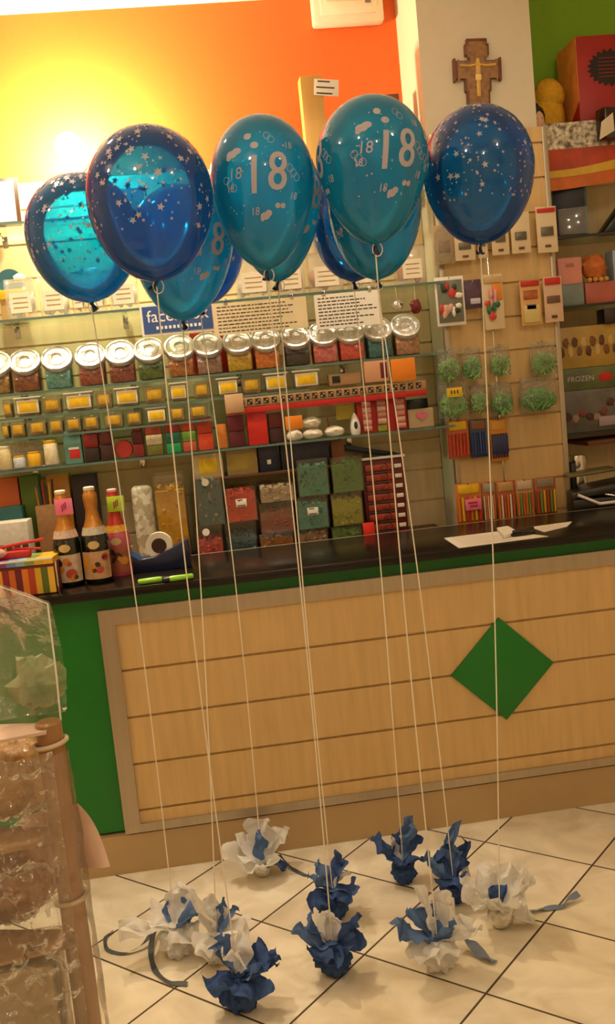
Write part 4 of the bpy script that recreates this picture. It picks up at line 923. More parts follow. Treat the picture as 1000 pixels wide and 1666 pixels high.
for (b, o_) in [((738, 368, 772, 424), 'leftmost, behind the knot of the round starry balloon'), ((776, 360, 792, 420), 'narrow one just right of the round balloon knot'), ((798, 350, 827, 415), 'third from the right edge in the top row'), ((830, 345, 862, 412), 'second from the right edge in the top row')]:
    pack(*b, f'ivory cutter pack with grey oval, {o_}', m_ivp, [(0, .42, .6, .2, m_sv, 'metal_cutter'), (0, .12, .3, .06, m_brown, 'small_print')], G1)
pack(872, 336, 906, 411, 'ivory cutter pack with a red top band, at the right end of the top row', m_ivp, [(0, .92, .9, .09, m_red, 'red_band'), (0, .46, .62, .2, m_sv, 'metal_cutter'), (0, .14, .3, .05, m_brown, 'small_print')], G1)
pack(706, 366, 738, 430, 'clear pack with pale contents at the left edge of the panel top row', mat('beige_pack', 'b89a6c', .5, var=.3), [(0, .45, .6, .3, mat('tan_insert', '9a7a50', .5, var=.3), 'insert')], G1, bag=m_bag)
G2 = 'packs in the second row of the pillar panel'
def shapes(t, w, h, cols, n, seed, y):
    m = MB(); rr = random.Random(seed)
    for k in range(n): m.blob((rr.uniform(-.34, .34)*w, y, h*rr.uniform(.2, .8)), (w*rr.uniform(.08, .16), .006, h*rr.uniform(.05, .11)), .25, 2.5, seed+k, k % len(cols), 12)
    m.build('moulded_pieces', cols, t)
t = pack(708, 450, 756, 530, 'white framed clear pack with dark green, white and red pieces, left in the second row', m_white, [(0, .5, .86, .86, mat('smoke_insert', '7a7a6a', .4, var=.4, scale=20), 'insert')], G2); shapes(t, .11, .19, [cm('c03a2a'), cm('28402c'), m_white, cm('d8a890')], 12, 5, -.010)
t = pack(755, 455, 783, 502, 'small dark pack with red and violet print, second in the second row', mat('violet_print', '5a3c50', .5, var=.6, scale=40), [(.1, .25, .6, .2, cm('c8c0d0'), 'white_badge')], G2)
t = pack(786, 446, 819, 536, 'tall pack with green and red pieces and an orange side, third in the second row', m_ivp, [(.2, .68, .5, .3, cm('e88a20'), 'orange_panel'), (0, .90, .9, .12, cm('c8a878'), 'header')], G2); shapes(t, .08, .2, [cm('2f6a3c'), cm('d0403c'), cm('e8a0a0')], 9, 9, -.012)
t = pack(846, 456, 880, 529, 'slim pack with red top and yellow lower card, fourth in the second row', mat('apricot_pack', 'dca868', .5), [(0, .93, .9, .12, m_red, 'red_band'), (0, .25, .8, .4, cm('d8c078'), 'yellow_card'), (0, .68, .7, .2, cm('b8642c', var=.5, scale=50), 'red_picture'), (0, .40, .5, .12, m_sv, 'metal_cutter')], G2)
t = pack(884, 450, 915, 524, 'ivory pack with red band and dark oval, at the right end of the second row', mat('rosy_pack', 'd8b494', .5), [(0, .90, .85, .15, m_red, 'red_band'), (0, .50, .72, .16, mat('dark_oval', '6a4a34', .4), 'dark_piece'), (0, .12, .3, .06, m_brown, 'small_print')], G2)
m_grn = mat('green_filling', '98e054', .45, var=.45, scale=45, col2='ccf0a0', bump=.5); m_grn2 = mat('deep_green_filling', '58cc40', .45, var=.4, scale=45, col2='a8e480', bump=.5)
m_shred = mat('pale_green_shreds', 'd8fabc', .4, var=.2)
def green_bag(x0, y0, x1, y1, label, grp, m=m_grn, tagy=False):
    X, z, w, h = spot(x0, y0, x1, y1, .60); t = thing('sweet_bag', label, 'bag', (X, .605, z), 0, grp)
    f = MB(); f.blob((0, 0, h*.34), (w*.42, .026, h*.30), .35, 5.5, int(x0), seg=40)
    rr = random.Random(int(x0*7))
    for k in range(46):
        a, q_ = rr.uniform(0, 2*pi), rr.random()**.5; c0_ = Vector((w*.40*q_*cos(a), -.026-.004*rr.random(), h*.36+h*.30*q_*sin(a))); d_ = Vector((rr.uniform(-1, 1), rr.uniform(-.3, .1), rr.uniform(-1, 1))).normalized()*.012
        f.tube([c0_-d_, c0_+Vector((0, -.004, .003)), c0_+d_], .0016, 4, k % 2); f.build('green_contents', [m, m_shred], t)
    b = MB(); b.sheet(lambda u, v: (w*.52*cos(2*pi*u)*(1-.25*max(0, v-.6)), .038*sin(2*pi*u)*math.sin(pi*min(1, .12+v*.86)) + .004*noise.noise(Vector((u*9, v*9, x0))), h*v), 28, 12); b.build('bag_film', m_bag, t)
    if tagy:
        l = MB(); l.box((-w*.02, -.042, h*.72), (w*.5, .0016, h*.26), 0, .0005)
        for k in range(3): l.box((-w*.12+w*.1*k, -.0430, h*.73), (w*.05, .0008, h*.1), 1)
        l.build('price_tag', [m_yel, m_ink], t)
    peg(t, h*.97, YP-.605); return t
G3, G4 = 'green sweet bags in the upper bag row', 'green sweet bags in the lower bag row'
green_bag(710, 566, 748, 622, 'bag of lime green sweets, leftmost in the upper bag row', G3)
green_bag(750, 566, 783, 618, 'bag of green sweets, second in the upper bag row', G3, m_grn2)
green_bag(796, 562, 830, 612, 'thin mostly empty bag with a little green, third in the upper bag row', G3)
green_bag(862, 556, 905, 610, 'bag of bright green sweets at the right end of the upper bag row', G3, m_grn)
green_bag(712, 622, 762, 680, 'bag of green sweets with a yellow price tag, leftmost in the lower bag row', G4, m_grn, True)
green_bag(764, 622, 792, 672, 'narrow green sweet bag beside the one with the yellow tag', G4)
green_bag(798, 622, 834, 676, 'bag of deep green sweets in the middle of the lower bag row', G4, m_grn2)
green_bag(844, 612, 908, 670, 'largest green sweet bag at the right end of the lower bag row', G4, m_grn2)
G5 = 'candle packs in the row below the green bags'
def candles(x0, y0, x1, y1, label, card_m, cols, head, grp, pink=False, n=6, win=None):
    X, z, w, h = spot(x0, y0, x1, y1, .625); t = thing('candle_pack', label, 'candle pack', (X, .625, z), 0, grp)
    MB().box((0, 0, h/2), (w, .004, h), 0, .001).build('backing_card', card_m, t)
    for k in range(n):
        xx = w*(-.40+.80*k/(n-1)); MB().tube([(xx, -.007, h*.08), (xx, -.007, h*.66)], w*.052, 8, 0).build('candle', cols[k % len(cols)], t)
    if head: MB().box((0, -.004, h*.86), (w*.8, .004, h*.22), 0, .001).build('header_card', head, t)
    if win: MB().box((0, -.0125, h*.40), (w*.94, .002, h*.42), 0, .0005).build('blister_panel', win, t)
    if pink:
        l = MB(); l.box((w*.12, -.018, h*.48), (w*.62, .0016, h*.28), 0, .0004); l.box((w*.10, -.0192, h*.52), (w*.35, .0008, h*.05), 1); l.box((w*.14, -.0192, h*.44), (w*.3, .0008, h*.05), 1); l.build('pink_price_tag', [m_pinkc, mat('tag_red', 'c02848', .6)], t)
    peg(t, h-.008, YP-.625); return t
cR, cB, cO, cY, cW, cG = cm('d03038'), cm('243a78'), cm('e07a24'), cm('e8b82c'), cm('efe0c8'), cm('6f9a3c')
candles(727, 684, 763, 746, 'red candle pack with a yellow header below the green bags', cm('b8602c'), [cR, cm('c8502c')], m_yel, G5)
candles(764, 682, 792, 744, 'plain blue candle pack beside the red one', cm('2c3a58'), [cB, cm('3a5488')], cm('8a5a2c'), G5)
candles(797, 682, 826, 750, 'candle pack with navy candles on a yellow orange card', cm('d88a24'), [cm('1c2450')], cm('e0a030'), G5, win=cm('1f2a58'))
G6 = 'candle packs in the lowest row of the pillar panel'
candles(741, 786, 784, 852, 'yellow and orange candle pack with a pink price tag', cm('c8762c'), [cO, cY, cR], m_yel, G6, True)
candles(785, 784, 806, 850, 'narrow pale candle pack right of the pink tagged one', cm('b86a34'), [cW, cO], cm('a8a088'), G6)
candles(808, 782, 838, 848, 'orange candle pack in the middle of the lowest row', cm('b85a2c'), [cO, cW, cm('c85a30')], cm('c8a060'), G6)
candles(839, 780, 868, 842, 'orange and green candle pack, second from right in the lowest row', cm('c08a58'), [cO, cG, cm('d8602c')], cm('d8c09a'), G6)
candles(870, 776, 905, 838, 'rust red candle pack at the right end of the lowest row', cm('a8562c'), [cm('b8482c'), cG, cY], cm('9a8a70'), G6)

# ------------------------------------------------------------------ crucifix and emergency light
def cpt(x, y): return at(x, y, PY-.01)
c0 = cpt(776, 118)
cx_ = thing('crucifix', 'ornate brown wooden crucifix with a golden figure on the cream pillar', 'crucifix', (c0.x, PY+.0012, c0.z), 0, None, (0, radians(2), 0))
k_ = (c0-CAM).dot(FW)/FPX
cr = [(-17, 52), (17, 52), (17, 44), (20, 44), (20, 26), (14, 26), (14, 18), (36, 18), (36, 22), (40, 22), (40, -14), (36, -14), (36, -10), (22, -10), (22, -30), (19, -30), (19, -62), (-19, -62), (-19, -30), (-22, -30), (-22, -10), (-36, -10), (-36, -14), (-40, -14), (-40, 22), (-36, 22), (-36, 18), (-14, 18), (-14, 26), (-20, 26), (-20, 44), (-17, 44)]
MB().prism([(x*k_, y*k_) for x, y in cr], -.020, 0, None, .0015).build('cross', mat('carved_wood', '6e3d1c', .5, var=.35, scale=40, bump=.3), cx_)
inn = [(x*.84, y*.92-1) for x, y in cr]
MB().prism([(x*k_, y*k_) for x, y in inn], -.003, 0, Matrix.Translation((0, -.0195, 0))).build('painted_panel', mat('ochre_panel', '9a6a34', .5, var=.5, scale=70), cx_)
f = MB()
f.blob((0, -.024, 17*k_), (3.6*k_, .004, 4.4*k_), .05, 2, 1); f.box((0, -.0235, 4*k_), (8*k_, .005, 22*k_), 0, .002); f.box((0, -.0235, -22*k_), (6.4*k_, .005, 34*k_), 0, .002)
f.tube([(-30*k_, -.0235, 10*k_), (-14*k_, -.0235, 9*k_), (0, -.0235, 11*k_), (14*k_, -.0235, 9*k_), (30*k_, -.0235, 10*k_)], 2.0*k_, 8)
f.build('golden_figure', mat('gold_figure', 'd8a84c', .4, var=.2, scale=60), cx_); gfo = [o for o in bpy.data.objects if o.name.startswith('golden_figure')][0]
f = MB(); f.box((0, -.0235, -9*k_), (9.5*k_, .006, 9*k_), 0, .001); f.build('loincloth', mat('gold_light', 'ecc878', .5), gfo)
X, z, w, h = spot(504, -14, 620, 46, YW)
el = thing('emergency_light', 'white rectangular emergency light high on the orange wall', 'wall light', (X, YW, z))
MB().box((0, -.03, h/2), (w, .058, h), 0, .012).build('housing', mat('ivory_plastic', 'e2d3b8', .4), el)
MB().box((0, -.061, h*.55), (w*.78, .008, h*.62), 0, .003).build('diffuser', mat('ivory_diffuser', 'ead9bc', .3), el)
MB().box((w*.28, -.066, h*.62), (w*.08, .004, h*.26), 0, .001).build('dark_window', mat('grey_window', '6e6250', .4), el)
MB().box((-w*.05, -.066, h*.62), (w*.5, .003, h*.10), 0, .001).build('lamp_tube', mat('pale_tube', 'd8b89a', .4), el)
#SECTION8
# ------------------------------------------------------------------ right-hand bay behind the pillar
so = struct('right_bay_panel', slat_mb(PX1+.004, XR-.01, YW-.03, .6, 2.28, [.66+.2*k for k in range(9)]), m_slat2)
BX0, BX1 = PX1+.03, 2.25
def bay_shelf(px, Y0, label, m=None, th=.010):
    z = at(px[0], px[1], Y0).z
    t = thing('bay_shelf', label, 'shelf', ((BX0+BX1)/2, .985, z), 0, 'shelves in the right bay')
    MB().box((0, (Y0-.985)/2, -th/2), (BX1-BX0, .985-Y0, th), 0, .001).build('pane', m or m_glass, t)
    MB().box((0, Y0-.985-.0015, -th/2), (BX1-BX0, .004, th), 0).build('front_edge', mat('dark_edge', '2a2a22', .3), t)
    b = MB()
    for xx in (-.40, 0, .40): b.box((xx, -.05, -th-.010), (.012, .10, .018), 0, .002)
    b.build('bracket', m_chrome, t); return z
Z1 = bay_shelf((950, 238), .74, 'top glass shelf of the right bay under the red box')
Z2 = bay_shelf((950, 381), .74, 'glass shelf of the right bay carrying the dark binder')
Z3 = bay_shelf((950, 495), .74, 'glass shelf of the right bay below the pink box')
Z4 = bay_shelf((950, 704), .74, 'shelf of the right bay under the stacked long boxes')
# red box, turned so its orange side shows
def P2(x, y, Y): p = at(x, y, Y); return p
a = at(944, 58, .76); zt = a.z
rbx = thing('gift_box', 'big red box with orange side and black spiky badge, on the top right shelf', 'box', (at(944, 200, .76).x+.17, .86, Z1), 0, None)
hb = zt-Z1
mb = MB(); mb.box((0, 0, hb*.5), (.34, .20, hb*.995), 0, .003); mb.build('box_body', mat('deep_red', 'a01a14', .45, var=.15), rbx)
mb = MB(); mb.prism([(-.102, hb*.10), (.099, hb*.42), (.099, hb*.99), (-.102, hb*.995), (-.102, hb*.5)], .004, 0, Matrix.Translation((-.1705, 0, 0)) @ Matrix.Rotation(-pi/2, 4, 'Z')); mb.build('orange_side', mat('lit_orange', 'ff9a44', .4, var=.25, scale=18), rbx)  # orange side, with the brightness of light from the left put into its colour
bd = [((.085+.016*(k % 2))*cos(2*pi*k/44), (.060+.014*(k % 2))*sin(2*pi*k/44)) for k in range(44)]
MB().prism(bd, .002, 0, Matrix.Translation((-.03, -.1025, hb*.62+.035))).build('spiky_badge', mat('badge_black', '1a0a0a', .5), rbx)
mb = MB()
for k in range(6): mb.box((-.03, -.1032, hb*.62+.071-.014*k), (.11, .001, .003), 0)
mb.build('badge_lines', mat('badge_red', '8a1c18', .5), rbx)
dk = thing('dark_case', 'dark glossy box with a white corner card in front of the big red box', 'box', (at(985, 190, .70).x+.06, .70, Z1), radians(18))
MB().box((0, 0, .062), (.20, .06, .12), 0, .006).build('box_body', mat('dark_maroon', '2a1010', .15, coat=.4), dk)
MB().prism([(-.055, -.005), (.02, .03), (.018, .098), (-.04, .062)], .002, 0, Matrix.Translation((-.085, -.033, .0))).build('white_price_card', mat('cream_card', 'e8d8b8', .7), dk)
X, z, w, h = spot(864, 128, 916, 205, .80, Z1)
pl = thing('plush_toy', 'yellow round plush toy beside the pillar on the top right shelf', 'toy', (X+.01, .86, Z1))
MB().blob((0, 0, h*.46), (w*.62, .07, h*.50), .10, 2, 3, squash=-h*.455).build('plush_body', mat('yellow_plush', 'd8a01c', .9, var=.25, scale=60, bump=.6), pl)
MB().blob((w*.1, -.02, h*.80), (w*.50, .05, h*.24), .10, 2, 4).build('plush_head', mat('yellow_plush', 'd8a01c'), pl)
X, z, w, h = spot(866, 166, 894, 212, .70, Z1)
dl = thing('doll', 'small doll with black hair in front of the yellow plush toy', 'toy', (X, .74, Z1))
MB().lathe([(w*.36, 0), (w*.42, .004), (w*.34, h*.25), (w*.16, h*.42), (w*.12, h*.46)], 20).build('dress', mat('doll_dress', 'd8cfa8', .6, var=.3, scale=60), dl)
MB().blob((0, -.004, h*.64), (w*.36, w*.34, h*.24), .03, 2, 1).build('head', mat('doll_skin', 'd8a884', .5), dl); hdo = [o for o in bpy.data.objects if o.parent == dl and o.name.startswith('head')][0]
MB().blob((0, .010, h*.76), (w*.48, w*.40, h*.27), .25, 3, 2).build('hair', mat('black_hair', '16100c', .6), hdo)
e = MB(); e.blob((-w*.12, -w*.33, h*.66), (w*.05, .003, h*.035)); e.blob((w*.12, -w*.33, h*.66), (w*.05, .003, h*.035)); e.build('eyes', m_black, hdo)
X, z, w, h = spot(884, 194, 1075, 306, .71)
bn = thing('party_banner', 'printed party banner with spotted top, red middle and yellow wave, hanging at the right edge', 'banner', (X, .715, z))
def wave(u): return h*(.30 + .28*u*u)
mb = MB()
mb.sheet(lambda u, v: (w*(u-.5), .004*sin(9*u), h*(.62+.38*v)), 24, 4, 0)
mb.sheet(lambda u, v: (w*(u-.5), .004*sin(9*u), wave(u)*.9+.0 + (h*.62-wave(u)*.9)*v), 24, 4, 1)
mb.sheet(lambda u, v: (w*(u-.5), .004*sin(9*u)-.002, wave(u)*(.62+.34*v)+h*.02), 24, 3, 2)
mb.sheet(lambda u, v: (w*(u-.5), .004*sin(9*u), wave(u)*(.05+.62*v)+h*.10*u-.0), 24, 3, 3)
mb.build('banner_sheet', [mat('spotted_print', 'e0d4b8', .5, pattern='noise', scale=55, col2='5a4a34', detail=1.), mat('tomato_print', 'b8401c', .5, var=.4, scale=18), mat('golden_print', 'd0a42c', .5, var=.2, scale=22), mat('pumpkin_print', 'c8641c', .5, var=.3, scale=18)], bn)
mb = MB(); mb.tube([(-w*.4, 0, h), (-w*.4, .02, Z1-z)], .0015, 5); mb.tube([(0, 0, h), (0, .02, Z1-z)], .0015, 5); mb.build('hanging_cord', m_string, bn)
# binder on the second shelf
X, z, w, h = spot(890, 250, 956, 380, .78, Z2)
bi = thing('binder', 'dark binder case with teal rounded edge standing on the right bay shelf', 'binder', (X, .80, Z2), radians(-14))
rp = lambda W_, H_, r: [(-W_, 0), (W_, 0)] + [(W_-r+r*cos(a), H_-r+r*sin(a)) for a in [k*pi/16 for k in range(9)]] + [(-W_+r+r*cos(a), H_-r+r*sin(a)) for a in [pi/2+k*pi/16 for k in range(9)]]
MB().prism(rp(w*.44, h, .03), .07, 0, Matrix.Translation((0, -.03, 0)), .003).build('case_body', mat('binder_dark', '12161a', .35, var=.4), bi)
MB().prism(rp(w*.45, h*1.01, .032), .014, 0, Matrix.Translation((0, -.046, 0)), .003).build('teal_edge', mat('binder_teal', '1f5a5c', .3, var=.2), bi)
MB().prism(rp(w*.37, h*.93, .026), .004, 0, Matrix.Translation((.004, -.0505, .004)), .001).build('front_panel', mat('binder_print', '1a1c34', .4, var=.7, scale=14, col2='0a0a0c'), bi)
mb = MB(); mb.blob((.0, -.053, h*.80), (.022, .003, .010), .5, 4, 1); mb.blob((.012, -.053, h*.62), (.013, .003, .016), .5, 4, 2); mb.build('silver_print', mat('pale_print', 'b8b0a0', .5), bi)
MB().box((.014, -.057, h*.17), (w*.70, .006, h*.32), 0, .002).build('clear_pocket', m_clear, bi)
bh_ = thing('black_bag', 'black pointed object cut off by the right edge on the binder shelf', 'bag', (at(1002, 380, .80).x, .82, Z2))
MB().prism([(-.07, 0), (.10, 0), (.10, .13), (.03, .12), (-.02, .06)], .08, 0, Matrix.Translation((0, -.04, 0)), .012).build('bag_body', m_black, bh_)
# row under the binder shelf
t, w, h = bx(906, 402, 946, 446, .76, None, mat('pink_box', 'dc9080', .5), 'pink_box', 'pink square box under the binder shelf'); t.location.z = Z3+.085; h = h
face_label(t, 0, h*.72, w*.34, h*.14, -.04, mat('pink_print', 'b87468', .5), 'small_print')
hbx = Z3
t2, w, h = bx(912, 447, 950, 492, .75, Z3, mat('slate_box', '7a8a84', .4, var=.2), 'slate_box', 'grey blue box on the glass shelf right under the pink one'); t2.scale = (1, 1, 1)
for c in bpy.data.objects:
    if c.parent == t2: c.scale = (1, 1, .0845/max(h, .001))
t3, w, h = bx(951, 452, 1010, 492, .75, Z3, mat('salmon_box', 'b8604c', .4, var=.2), 'salmon_box', 'salmon red box at the right edge on the glass shelf')
for c in bpy.data.objects:
    if c.parent == t3: c.scale = (1, 1, .0845/max(h, .001))
X, z, w, h = spot(952, 398, 992, 446, .74)
cb = thing('orange_toy', 'lumpy orange toy sitting on the boxes at the right edge', 'toy', (X, .78, Z3+.085))
MB().blob((0, 0, h*.5), (w*.48, .04, h*.48), .30, 3, 6, squash=-h*.49).build('toy_body', mat('orange_plush', 'd0702c', .7, var=.35, scale=30), cb)
mb = MB()
for k in range(4): mb.blob((w*(-.36+.24*k), -.03, h*.08), (w*.09, .014, h*.09), .1, 2, k)
mb.build('feet', mat('toy_gold', 'd8a04c', .6), cb)
X, z, w, h = spot(990, 404, 1030, 432, .80)
bx(996, 405, 1040, 446, .80, Z3+.085, mat('ice_box', 'a8b8c0', .3), 'pale_box', 'pale blue white box at the right edge beside the orange toy')
# stacked long boxes
X0 = at(910, 650, .76).x; WB = .52; xb = X0+WB/2
zs = Z4
def long_box(ytop, ybot, label, m, name='long_box'):
    global zs
    h = at(950, ytop, .76).z - zs
    t = thing(name, label, 'box', (xb, .86, zs), 0, 'long boxes stacked in the right bay'); MB().box((0, 0, h/2), (WB, .20, h-.0005), 0, .003).build('box_body', m, t); zs += h; return t, h
t, h = long_box(634, 702, 'grey long clear topped box at the bottom of the right bay stack', mat('grey_box', '6f6a60', .3, var=.5, scale=14))
mb = MB(); rr = random.Random(4)
for k in range(16): mb.blob((-WB*.44+WB*.88*k/15, -.103, h*rr.uniform(.3, .7)), (.016, .003, .016), .4, 3, k, k % 3, 12)
mb.build('printed_pictures', [cm('4a2a24'), cm('9a7a68'), cm('7a3c34')], t)
MB().box((-.03, -.104, h*.22), (.14, .002, h*.22), 0, .0005).build('pale_banner', mat('lavender_print', 'a8989c', .5), t)
t, h = long_box(598, 633, 'dull green long box with lettering in the middle of the right bay stack', mat('moss_box', '66703c', .4, var=.45, scale=16))
v, f = text_mesh('FROZEN', .030); MB().add(v, f, 0, False, Matrix.Translation((-WB*.5+.095, -.1012, h*.5)) @ RX90).build('box_lettering', mat('pale_lilac', 'c8b8c8', .5), t)
MB().blob((-WB*.5+.20, -.101, h*.5), (.03, .003, .018), .3, 3, 8).build('red_picture', m_red, t)
t, h = long_box(530, 597, 'golden long box with rows of brown figures on top of the right bay stack', mat('mustard_box', 'b8923c', .4, var=.3, scale=14))
mb = MB(); rr = random.Random(9)
for k in range(26): mb.blob((-WB*.46+WB*.92*k/25, -.102, h*(.5+.22*(k % 2)-.1)), (.012, .003, .020), .45, 3, k, k % 3, 12)
mb.build('printed_figures', [cm('5a3018'), cm('7a4a20'), cm('c8a860')], t)
bx(982, 500, 1030, 528, .74, zs, mat('dark_toy', '2a1c18', .4, var=.6, scale=40), 'dark_toy', 'dark object with a white patch at the right edge on the golden box')
X, z, w, h = spot(926, 738, 958, 792, .74)
mt = thing('metal_pot', 'shiny metal pot with an orange cloth behind the cash register', 'pot', (X+.01, .80, .92))
bw3 = at(940, 740, .80).z-.92
MB().lathe([(.035, 0), (.045, .01), (.05, bw3*.4), (.036, bw3*.7), (.045, bw3*.9), (.04, bw3)], 24, 0).build('pot_body', m_chrome, mt)
MB().blob((-.05, -.03, bw3*.42), (.030, .03, bw3*.41), .3, 3, 3).build('orange_cloth', mat('rust_cloth', 'a8501c', .7, var=.3), mt)
tag(MB().box((1.80, .83, .46), (.86, .30, .92), 0, .004).build('side_cabinet', m_brown), 'brown cabinet behind the cash register in the right bay', 'cabinet')
bp_ = at(975, 716, .72); tag(MB().box((bp_.x+.16, .84, bp_.z-.01), (.42, .24, .018), 0, .002).build('wood_shelf', m_brown), 'short brown wooden shelf at the right edge above the cash register', 'shelf')

# ------------------------------------------------------------------ foreground rack at the left
RY = -1.35
pc = at(122, 1500, RY); pz = at(83, 1172, RY)
rk = thing('display_rack', 'brown tubular display rack with shelves at the left foreground', 'rack', (pc.x, RY, 0))
m_tube = mat('bronze_tube', 'a87a4c', .3, metal=.2, var=.25, scale=20, stretch=(1, 1, .15), coat=.5)
MB().lathe([(.024, 0), (.024, pz.z-.004), (.020, pz.z)], 28).build('post', m_tube, rk); pst = [o for o in bpy.data.objects if o.parent == rk][0]
MB().lathe([(.024, 0), (.024, pz.z-.004), (.020, pz.z)], 28, 0, Matrix.Translation((-.55, .12, 0))).build('post', m_tube, rk)
for yy in (1206, 1462):
    zc = at(100, yy, RY).z; m = MB(); m.tube([(.029*cos(a), .029*sin(a), zc+.004*cos(a)) for a in [k*2*pi/24 for k in range(25)]], .0045, 8); m.build('collar_ring', mat('clear_ring', 'd8c4a4', .2, var=.1), pst)
SH = [at(70, 1182, RY).z, at(100, 1352, RY).z, at(108, 1524, RY).z]
m_wood = mat('brown_shelf_board', 'a88458', .5, var=.15)
for k, z in enumerate(SH):
    mb = MB(); mb.add([(.0, -.03, z), (.0, .02, z), (-.62, .20, z), (-.62, -.16, z), (.0, -.03, z-.006), (.0, .02, z-.006), (-.62, .20, z-.006), (-.62, -.16, z-.006)], [[0, 1, 2, 3], [7, 6, 5, 4], [0, 4, 5, 1], [1, 5, 6, 2], [2, 6, 7, 3], [3, 7, 4, 0]])
    mb.build('shelf_board', m_wood if k else mat('pink_beige_cloth', 'd8bca4', .6, var=.1, bump=.3, scale=12), rk)
fl = MB(); fl.sheet(lambda u, v: (.034*cos(2.6-3.6*u)+.006*noise.noise(Vector((u*3, v*14, 1))) + .012*(1-v), -.034*sin(2.6-3.6*u)-.02+.008*noise.noise(Vector((u*3, v*11, 5))), .10+(SH[0]-.14)*v), 10, 30); fl.build('clear_wrap', m_cello, rk)
dr = MB(); dr.sheet(lambda u, v: (-.34*u+.01, -.055-.03*sin(pi*u)+.022*noise.noise(Vector((u*4, v*9, 3)))+.016*noise.noise(Vector((u*14, v*30, 8)))+.006*noise.noise(Vector((u*30, v*70, 2))), .06+(SH[0]-.09)*v), 60, 110); dr.build('draped_cellophane', m_cello, rk)
# upright clear gift bag on the top shelf
q = [at(-40, 936, RY+.03), at(80, 979, RY+.03), at(105, 1195, RY+.03), at(-40, 1185, RY+.03)]
bg = thing('clear_gift_bag', 'clear folded gift bag with green inside standing on the rack top', 'bag', (q[3].x, RY+.03, SH[0]+.0005))
L0 = [p-Vector((q[3].x, RY+.03, SH[0])) for p in q]
def bagf(dy, amp, sd):
    def fn(u, v):
        a = L0[0].lerp(L0[1], u); b = L0[3].lerp(L0[2], u); p = b.lerp(a, v); p.y += dy*math.sin(pi*min(1, .15+.85*v))*.6+amp*noise.noise(Vector((u*5+sd, v*5, sd)))
        p.z = max(p.z, .001); return p
    return fn
mb = MB(); mb.sheet(bagf(-.02, .010, 2), 14, 16); mb.sheet(bagf(.14, .012, 7), 14, 16); mb.build('bag_film', m_cello, bg)
ed = MB(); ed.tube([L0[1]+Vector((0, -.02, 0)), L0[1].lerp(L0[2], .5)+Vector((.001, -.02, 0)), Vector((L0[2].x, -.02, max(.003, L0[2].z)))], .0018, 6); ed.tube([L0[0]+Vector((0, -.02, 0)), L0[1]+Vector((0, -.02, 0))], .0012, 6); ed.build('bag_seam', m_white, bg)
gb = MB(); c_ = (L0[1]+L0[3])*.5; gb.blob((c_.x+.03, .06, max(.06, c_.z-.06)), (.05, .03, .05), .5, 2.5, 5); gb.build('green_filling', mat('leaf_green', '4a7a2c', .7, var=.5, scale=18, col2='a8b088'), bg)
m_tan = mat('golden_biscuit', 'd8a85c', .5, var=.35, scale=14, bump=.3); m_tan2 = mat('brown_biscuit', 'c0814c', .5, var=.35, scale=14, bump=.3)
def parcel(px, rx, ry, rz, zbase, m, label, seed, Y=RY+.11, sticker=False):
    p = at(px[0], px[1], Y)
    t = thing('cellophane_parcel', label, 'parcel', (p.x, Y, zbase+.0005), 0, 'cellophane parcels on the left rack')
    MB().blob((0, 0, rz), (rx, ry, rz), .18, 1.6, seed, squash=-rz*.97, seg=32).build('contents', m, t)
    c = MB(); c.blob((0, 0, rz*1.03), (rx*1.08, ry*1.12, rz*1.06), .15, 6.5, seed+3, squash=-rz*1.02, seg=72); c.build('cellophane', m_cello, t)
    if sticker: MB().box((-.02, -ry*1.16, rz*.9), (.05, .002, .05), 0, .0005).build('yellow_sticker', m_yel, t)
hA = (SH[0]-.016-SH[1])/2; hB = (SH[1]-.016-SH[2])/2
parcel((20, 1265), .085, .07, hA*.80, SH[1], m_tan, 'golden cellophane wrapped parcel on the upper shelf of the left rack', 3)
parcel((10, 1450), .10, .08, hB*.86, SH[2], m_tan2, 'brown round cellophane parcel on the middle shelf of the left rack', 8, sticker=True)
p = at(20, 1640, RY)
bxl = thing('wrapped_box', 'low clear wrapped box at the bottom of the left rack', 'box', (p.x-.06, RY+.03, 0)); MB().box((0, 0, (SH[2]-.03)/2), (.30, .14, SH[2]-.03), 0, .008).build('box_body', mat('beige_carton', 'b8a074', .6, var=.2), bxl); MB().box((0, 0, (SH[2]-.026)/2), (.312, .152, SH[2]-.024), 0, .012).build('clear_wrap', m_cello, bxl)
A = [at(28, 1335, RY+.03), at(128, 1303, RY+.03), at(180, 1405, RY+.03), at(90, 1425, RY+.03)]
pt = thing('pink_paper', 'pinkish paper sheet hanging behind the rack post', 'paper', A[0])
mb = MB(); mb.sheet(lambda u, v: A[3].lerp(A[2], u).lerp(A[0].lerp(A[1], u), v)-A[0]+Vector((0, .035*sin(pi*v)*u+.012*sin(5*u), .0)), 14, 10); mb.build('sheet', mat('pink_cream_paper', 'e0bda4', .8, var=.05), pt)

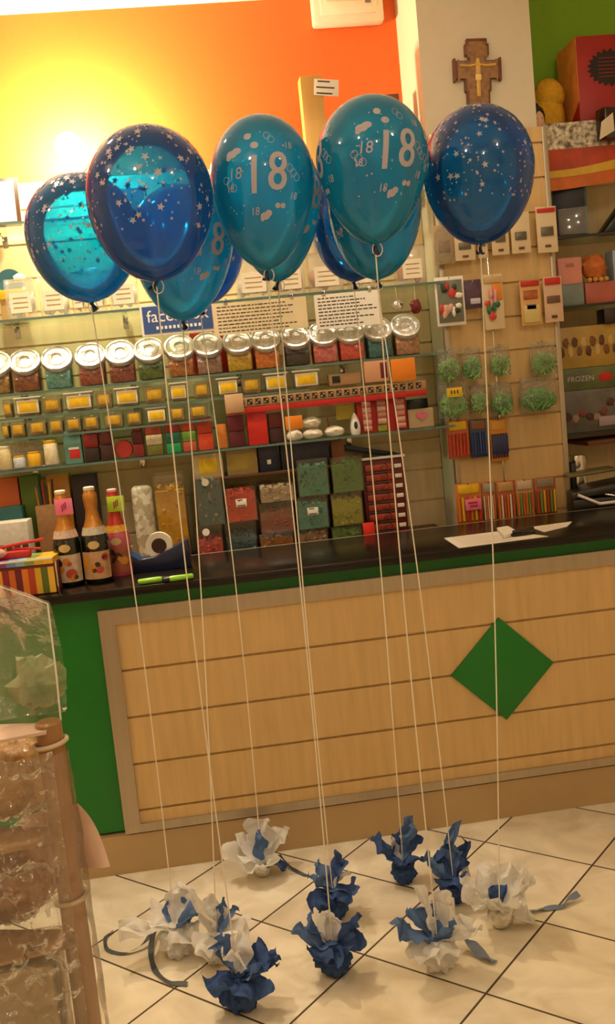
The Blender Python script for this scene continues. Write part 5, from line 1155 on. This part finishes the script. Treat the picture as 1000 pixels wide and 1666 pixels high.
# ------------------------------------------------------------------ light
WARM = (1., .72, .42)
def lamp(kind, name, loc, power, col=WARM, size=.05, aim=None, spot_deg=90, blend=.6):
    l = bpy.data.lights.new(name, kind); l.energy = power; l.color = col
    if kind == 'AREA': l.shape = 'RECTANGLE'; l.size = size[0]; l.size_y = size[1]
    else: l.shadow_soft_size = size
    if kind == 'SPOT': l.spot_size = radians(spot_deg); l.spot_blend = blend
    o = bpy.data.objects.new(name, l); COL.objects.link(o); o.location = loc
    if aim is not None: o.rotation_euler = (Vector(aim)-Vector(loc)).to_track_quat('-Z', 'Y').to_euler()
    return o
wl = at(112, 238, .79)
wp = thing('added_glow_globe', 'unseen glowing globe added to make the white patch on the orange wall at left', 'lamp', (wl.x, YW, wl.z))  # invented globe and mount, added to light the wall's white-hot patch
MB().lathe([(.05, 0), (.05, .012), (.03, .02), (.012, .03), (.012, .185)], 24, 0, Matrix.Rotation(pi/2, 4, 'X')).build('wall_mount', m_white, wp)
gm = bpy.data.materials.new('lamp_glow'); gm.use_nodes = True; gb_ = gm.node_tree.nodes['Principled BSDF']; gb_.inputs['Emission Color'].default_value = (1, .80, .50, 1); gb_.inputs['Emission Strength'].default_value = 2000
MB().blob((0, -.23, 0), (.05, .05, .05), 0, 1, 0, seg=24).build('globe', gm, wp)
WARM = (1., .85, .66)
lamp('SPOT', 'ceiling_spotlight', (-.75, -.15, 3.03), 130, WARM, .05, (.05, -.85, 0), 62, .9)
lamp('SPOT', 'shelf_light', (-.62, .22, 3.04), 190, (1, .86, .64), .05, (-.45, .66, 1.6), 66, .9)
lamp('SPOT', 'shelf_light', (.40, .15, 3.04), 75, (1, .86, .64), .05, (.35, .66, 1.6), 66, .9)  # extra light added to brighten the middle and right shelves
lamp('SPOT', 'ceiling_spotlight', (1.1, -.4, 3.03), 16, WARM, .05, (1.0, .7, 1.5), 110, .9)
for lx, ly, pw in ((-1.7, -1.2, 26), (-.7, -2.3, 30), (1.5, -2.4, 26), (.4, -4.0, 40)):
    lamp('POINT', 'ceiling_downlight', (lx, ly, 2.98), pw, WARM, .06)
w_ = bpy.data.worlds.new('world'); SC.world = w_; w_.use_nodes = True; w_.node_tree.nodes['Background'].inputs[0].default_value = (.05, .04, .03, 1); w_.node_tree.nodes['Background'].inputs[1].default_value = 1
SC.view_settings.view_transform = 'Standard'; SC.view_settings.look = 'None'; SC.view_settings.gamma = 1; SC.view_settings.exposure = -.72; SC.view_settings.use_curve_mapping = False
SC.cycles.max_bounces = 10; SC.cycles.transparent_max_bounces = 40; SC.cycles.sample_clamp_indirect = 6
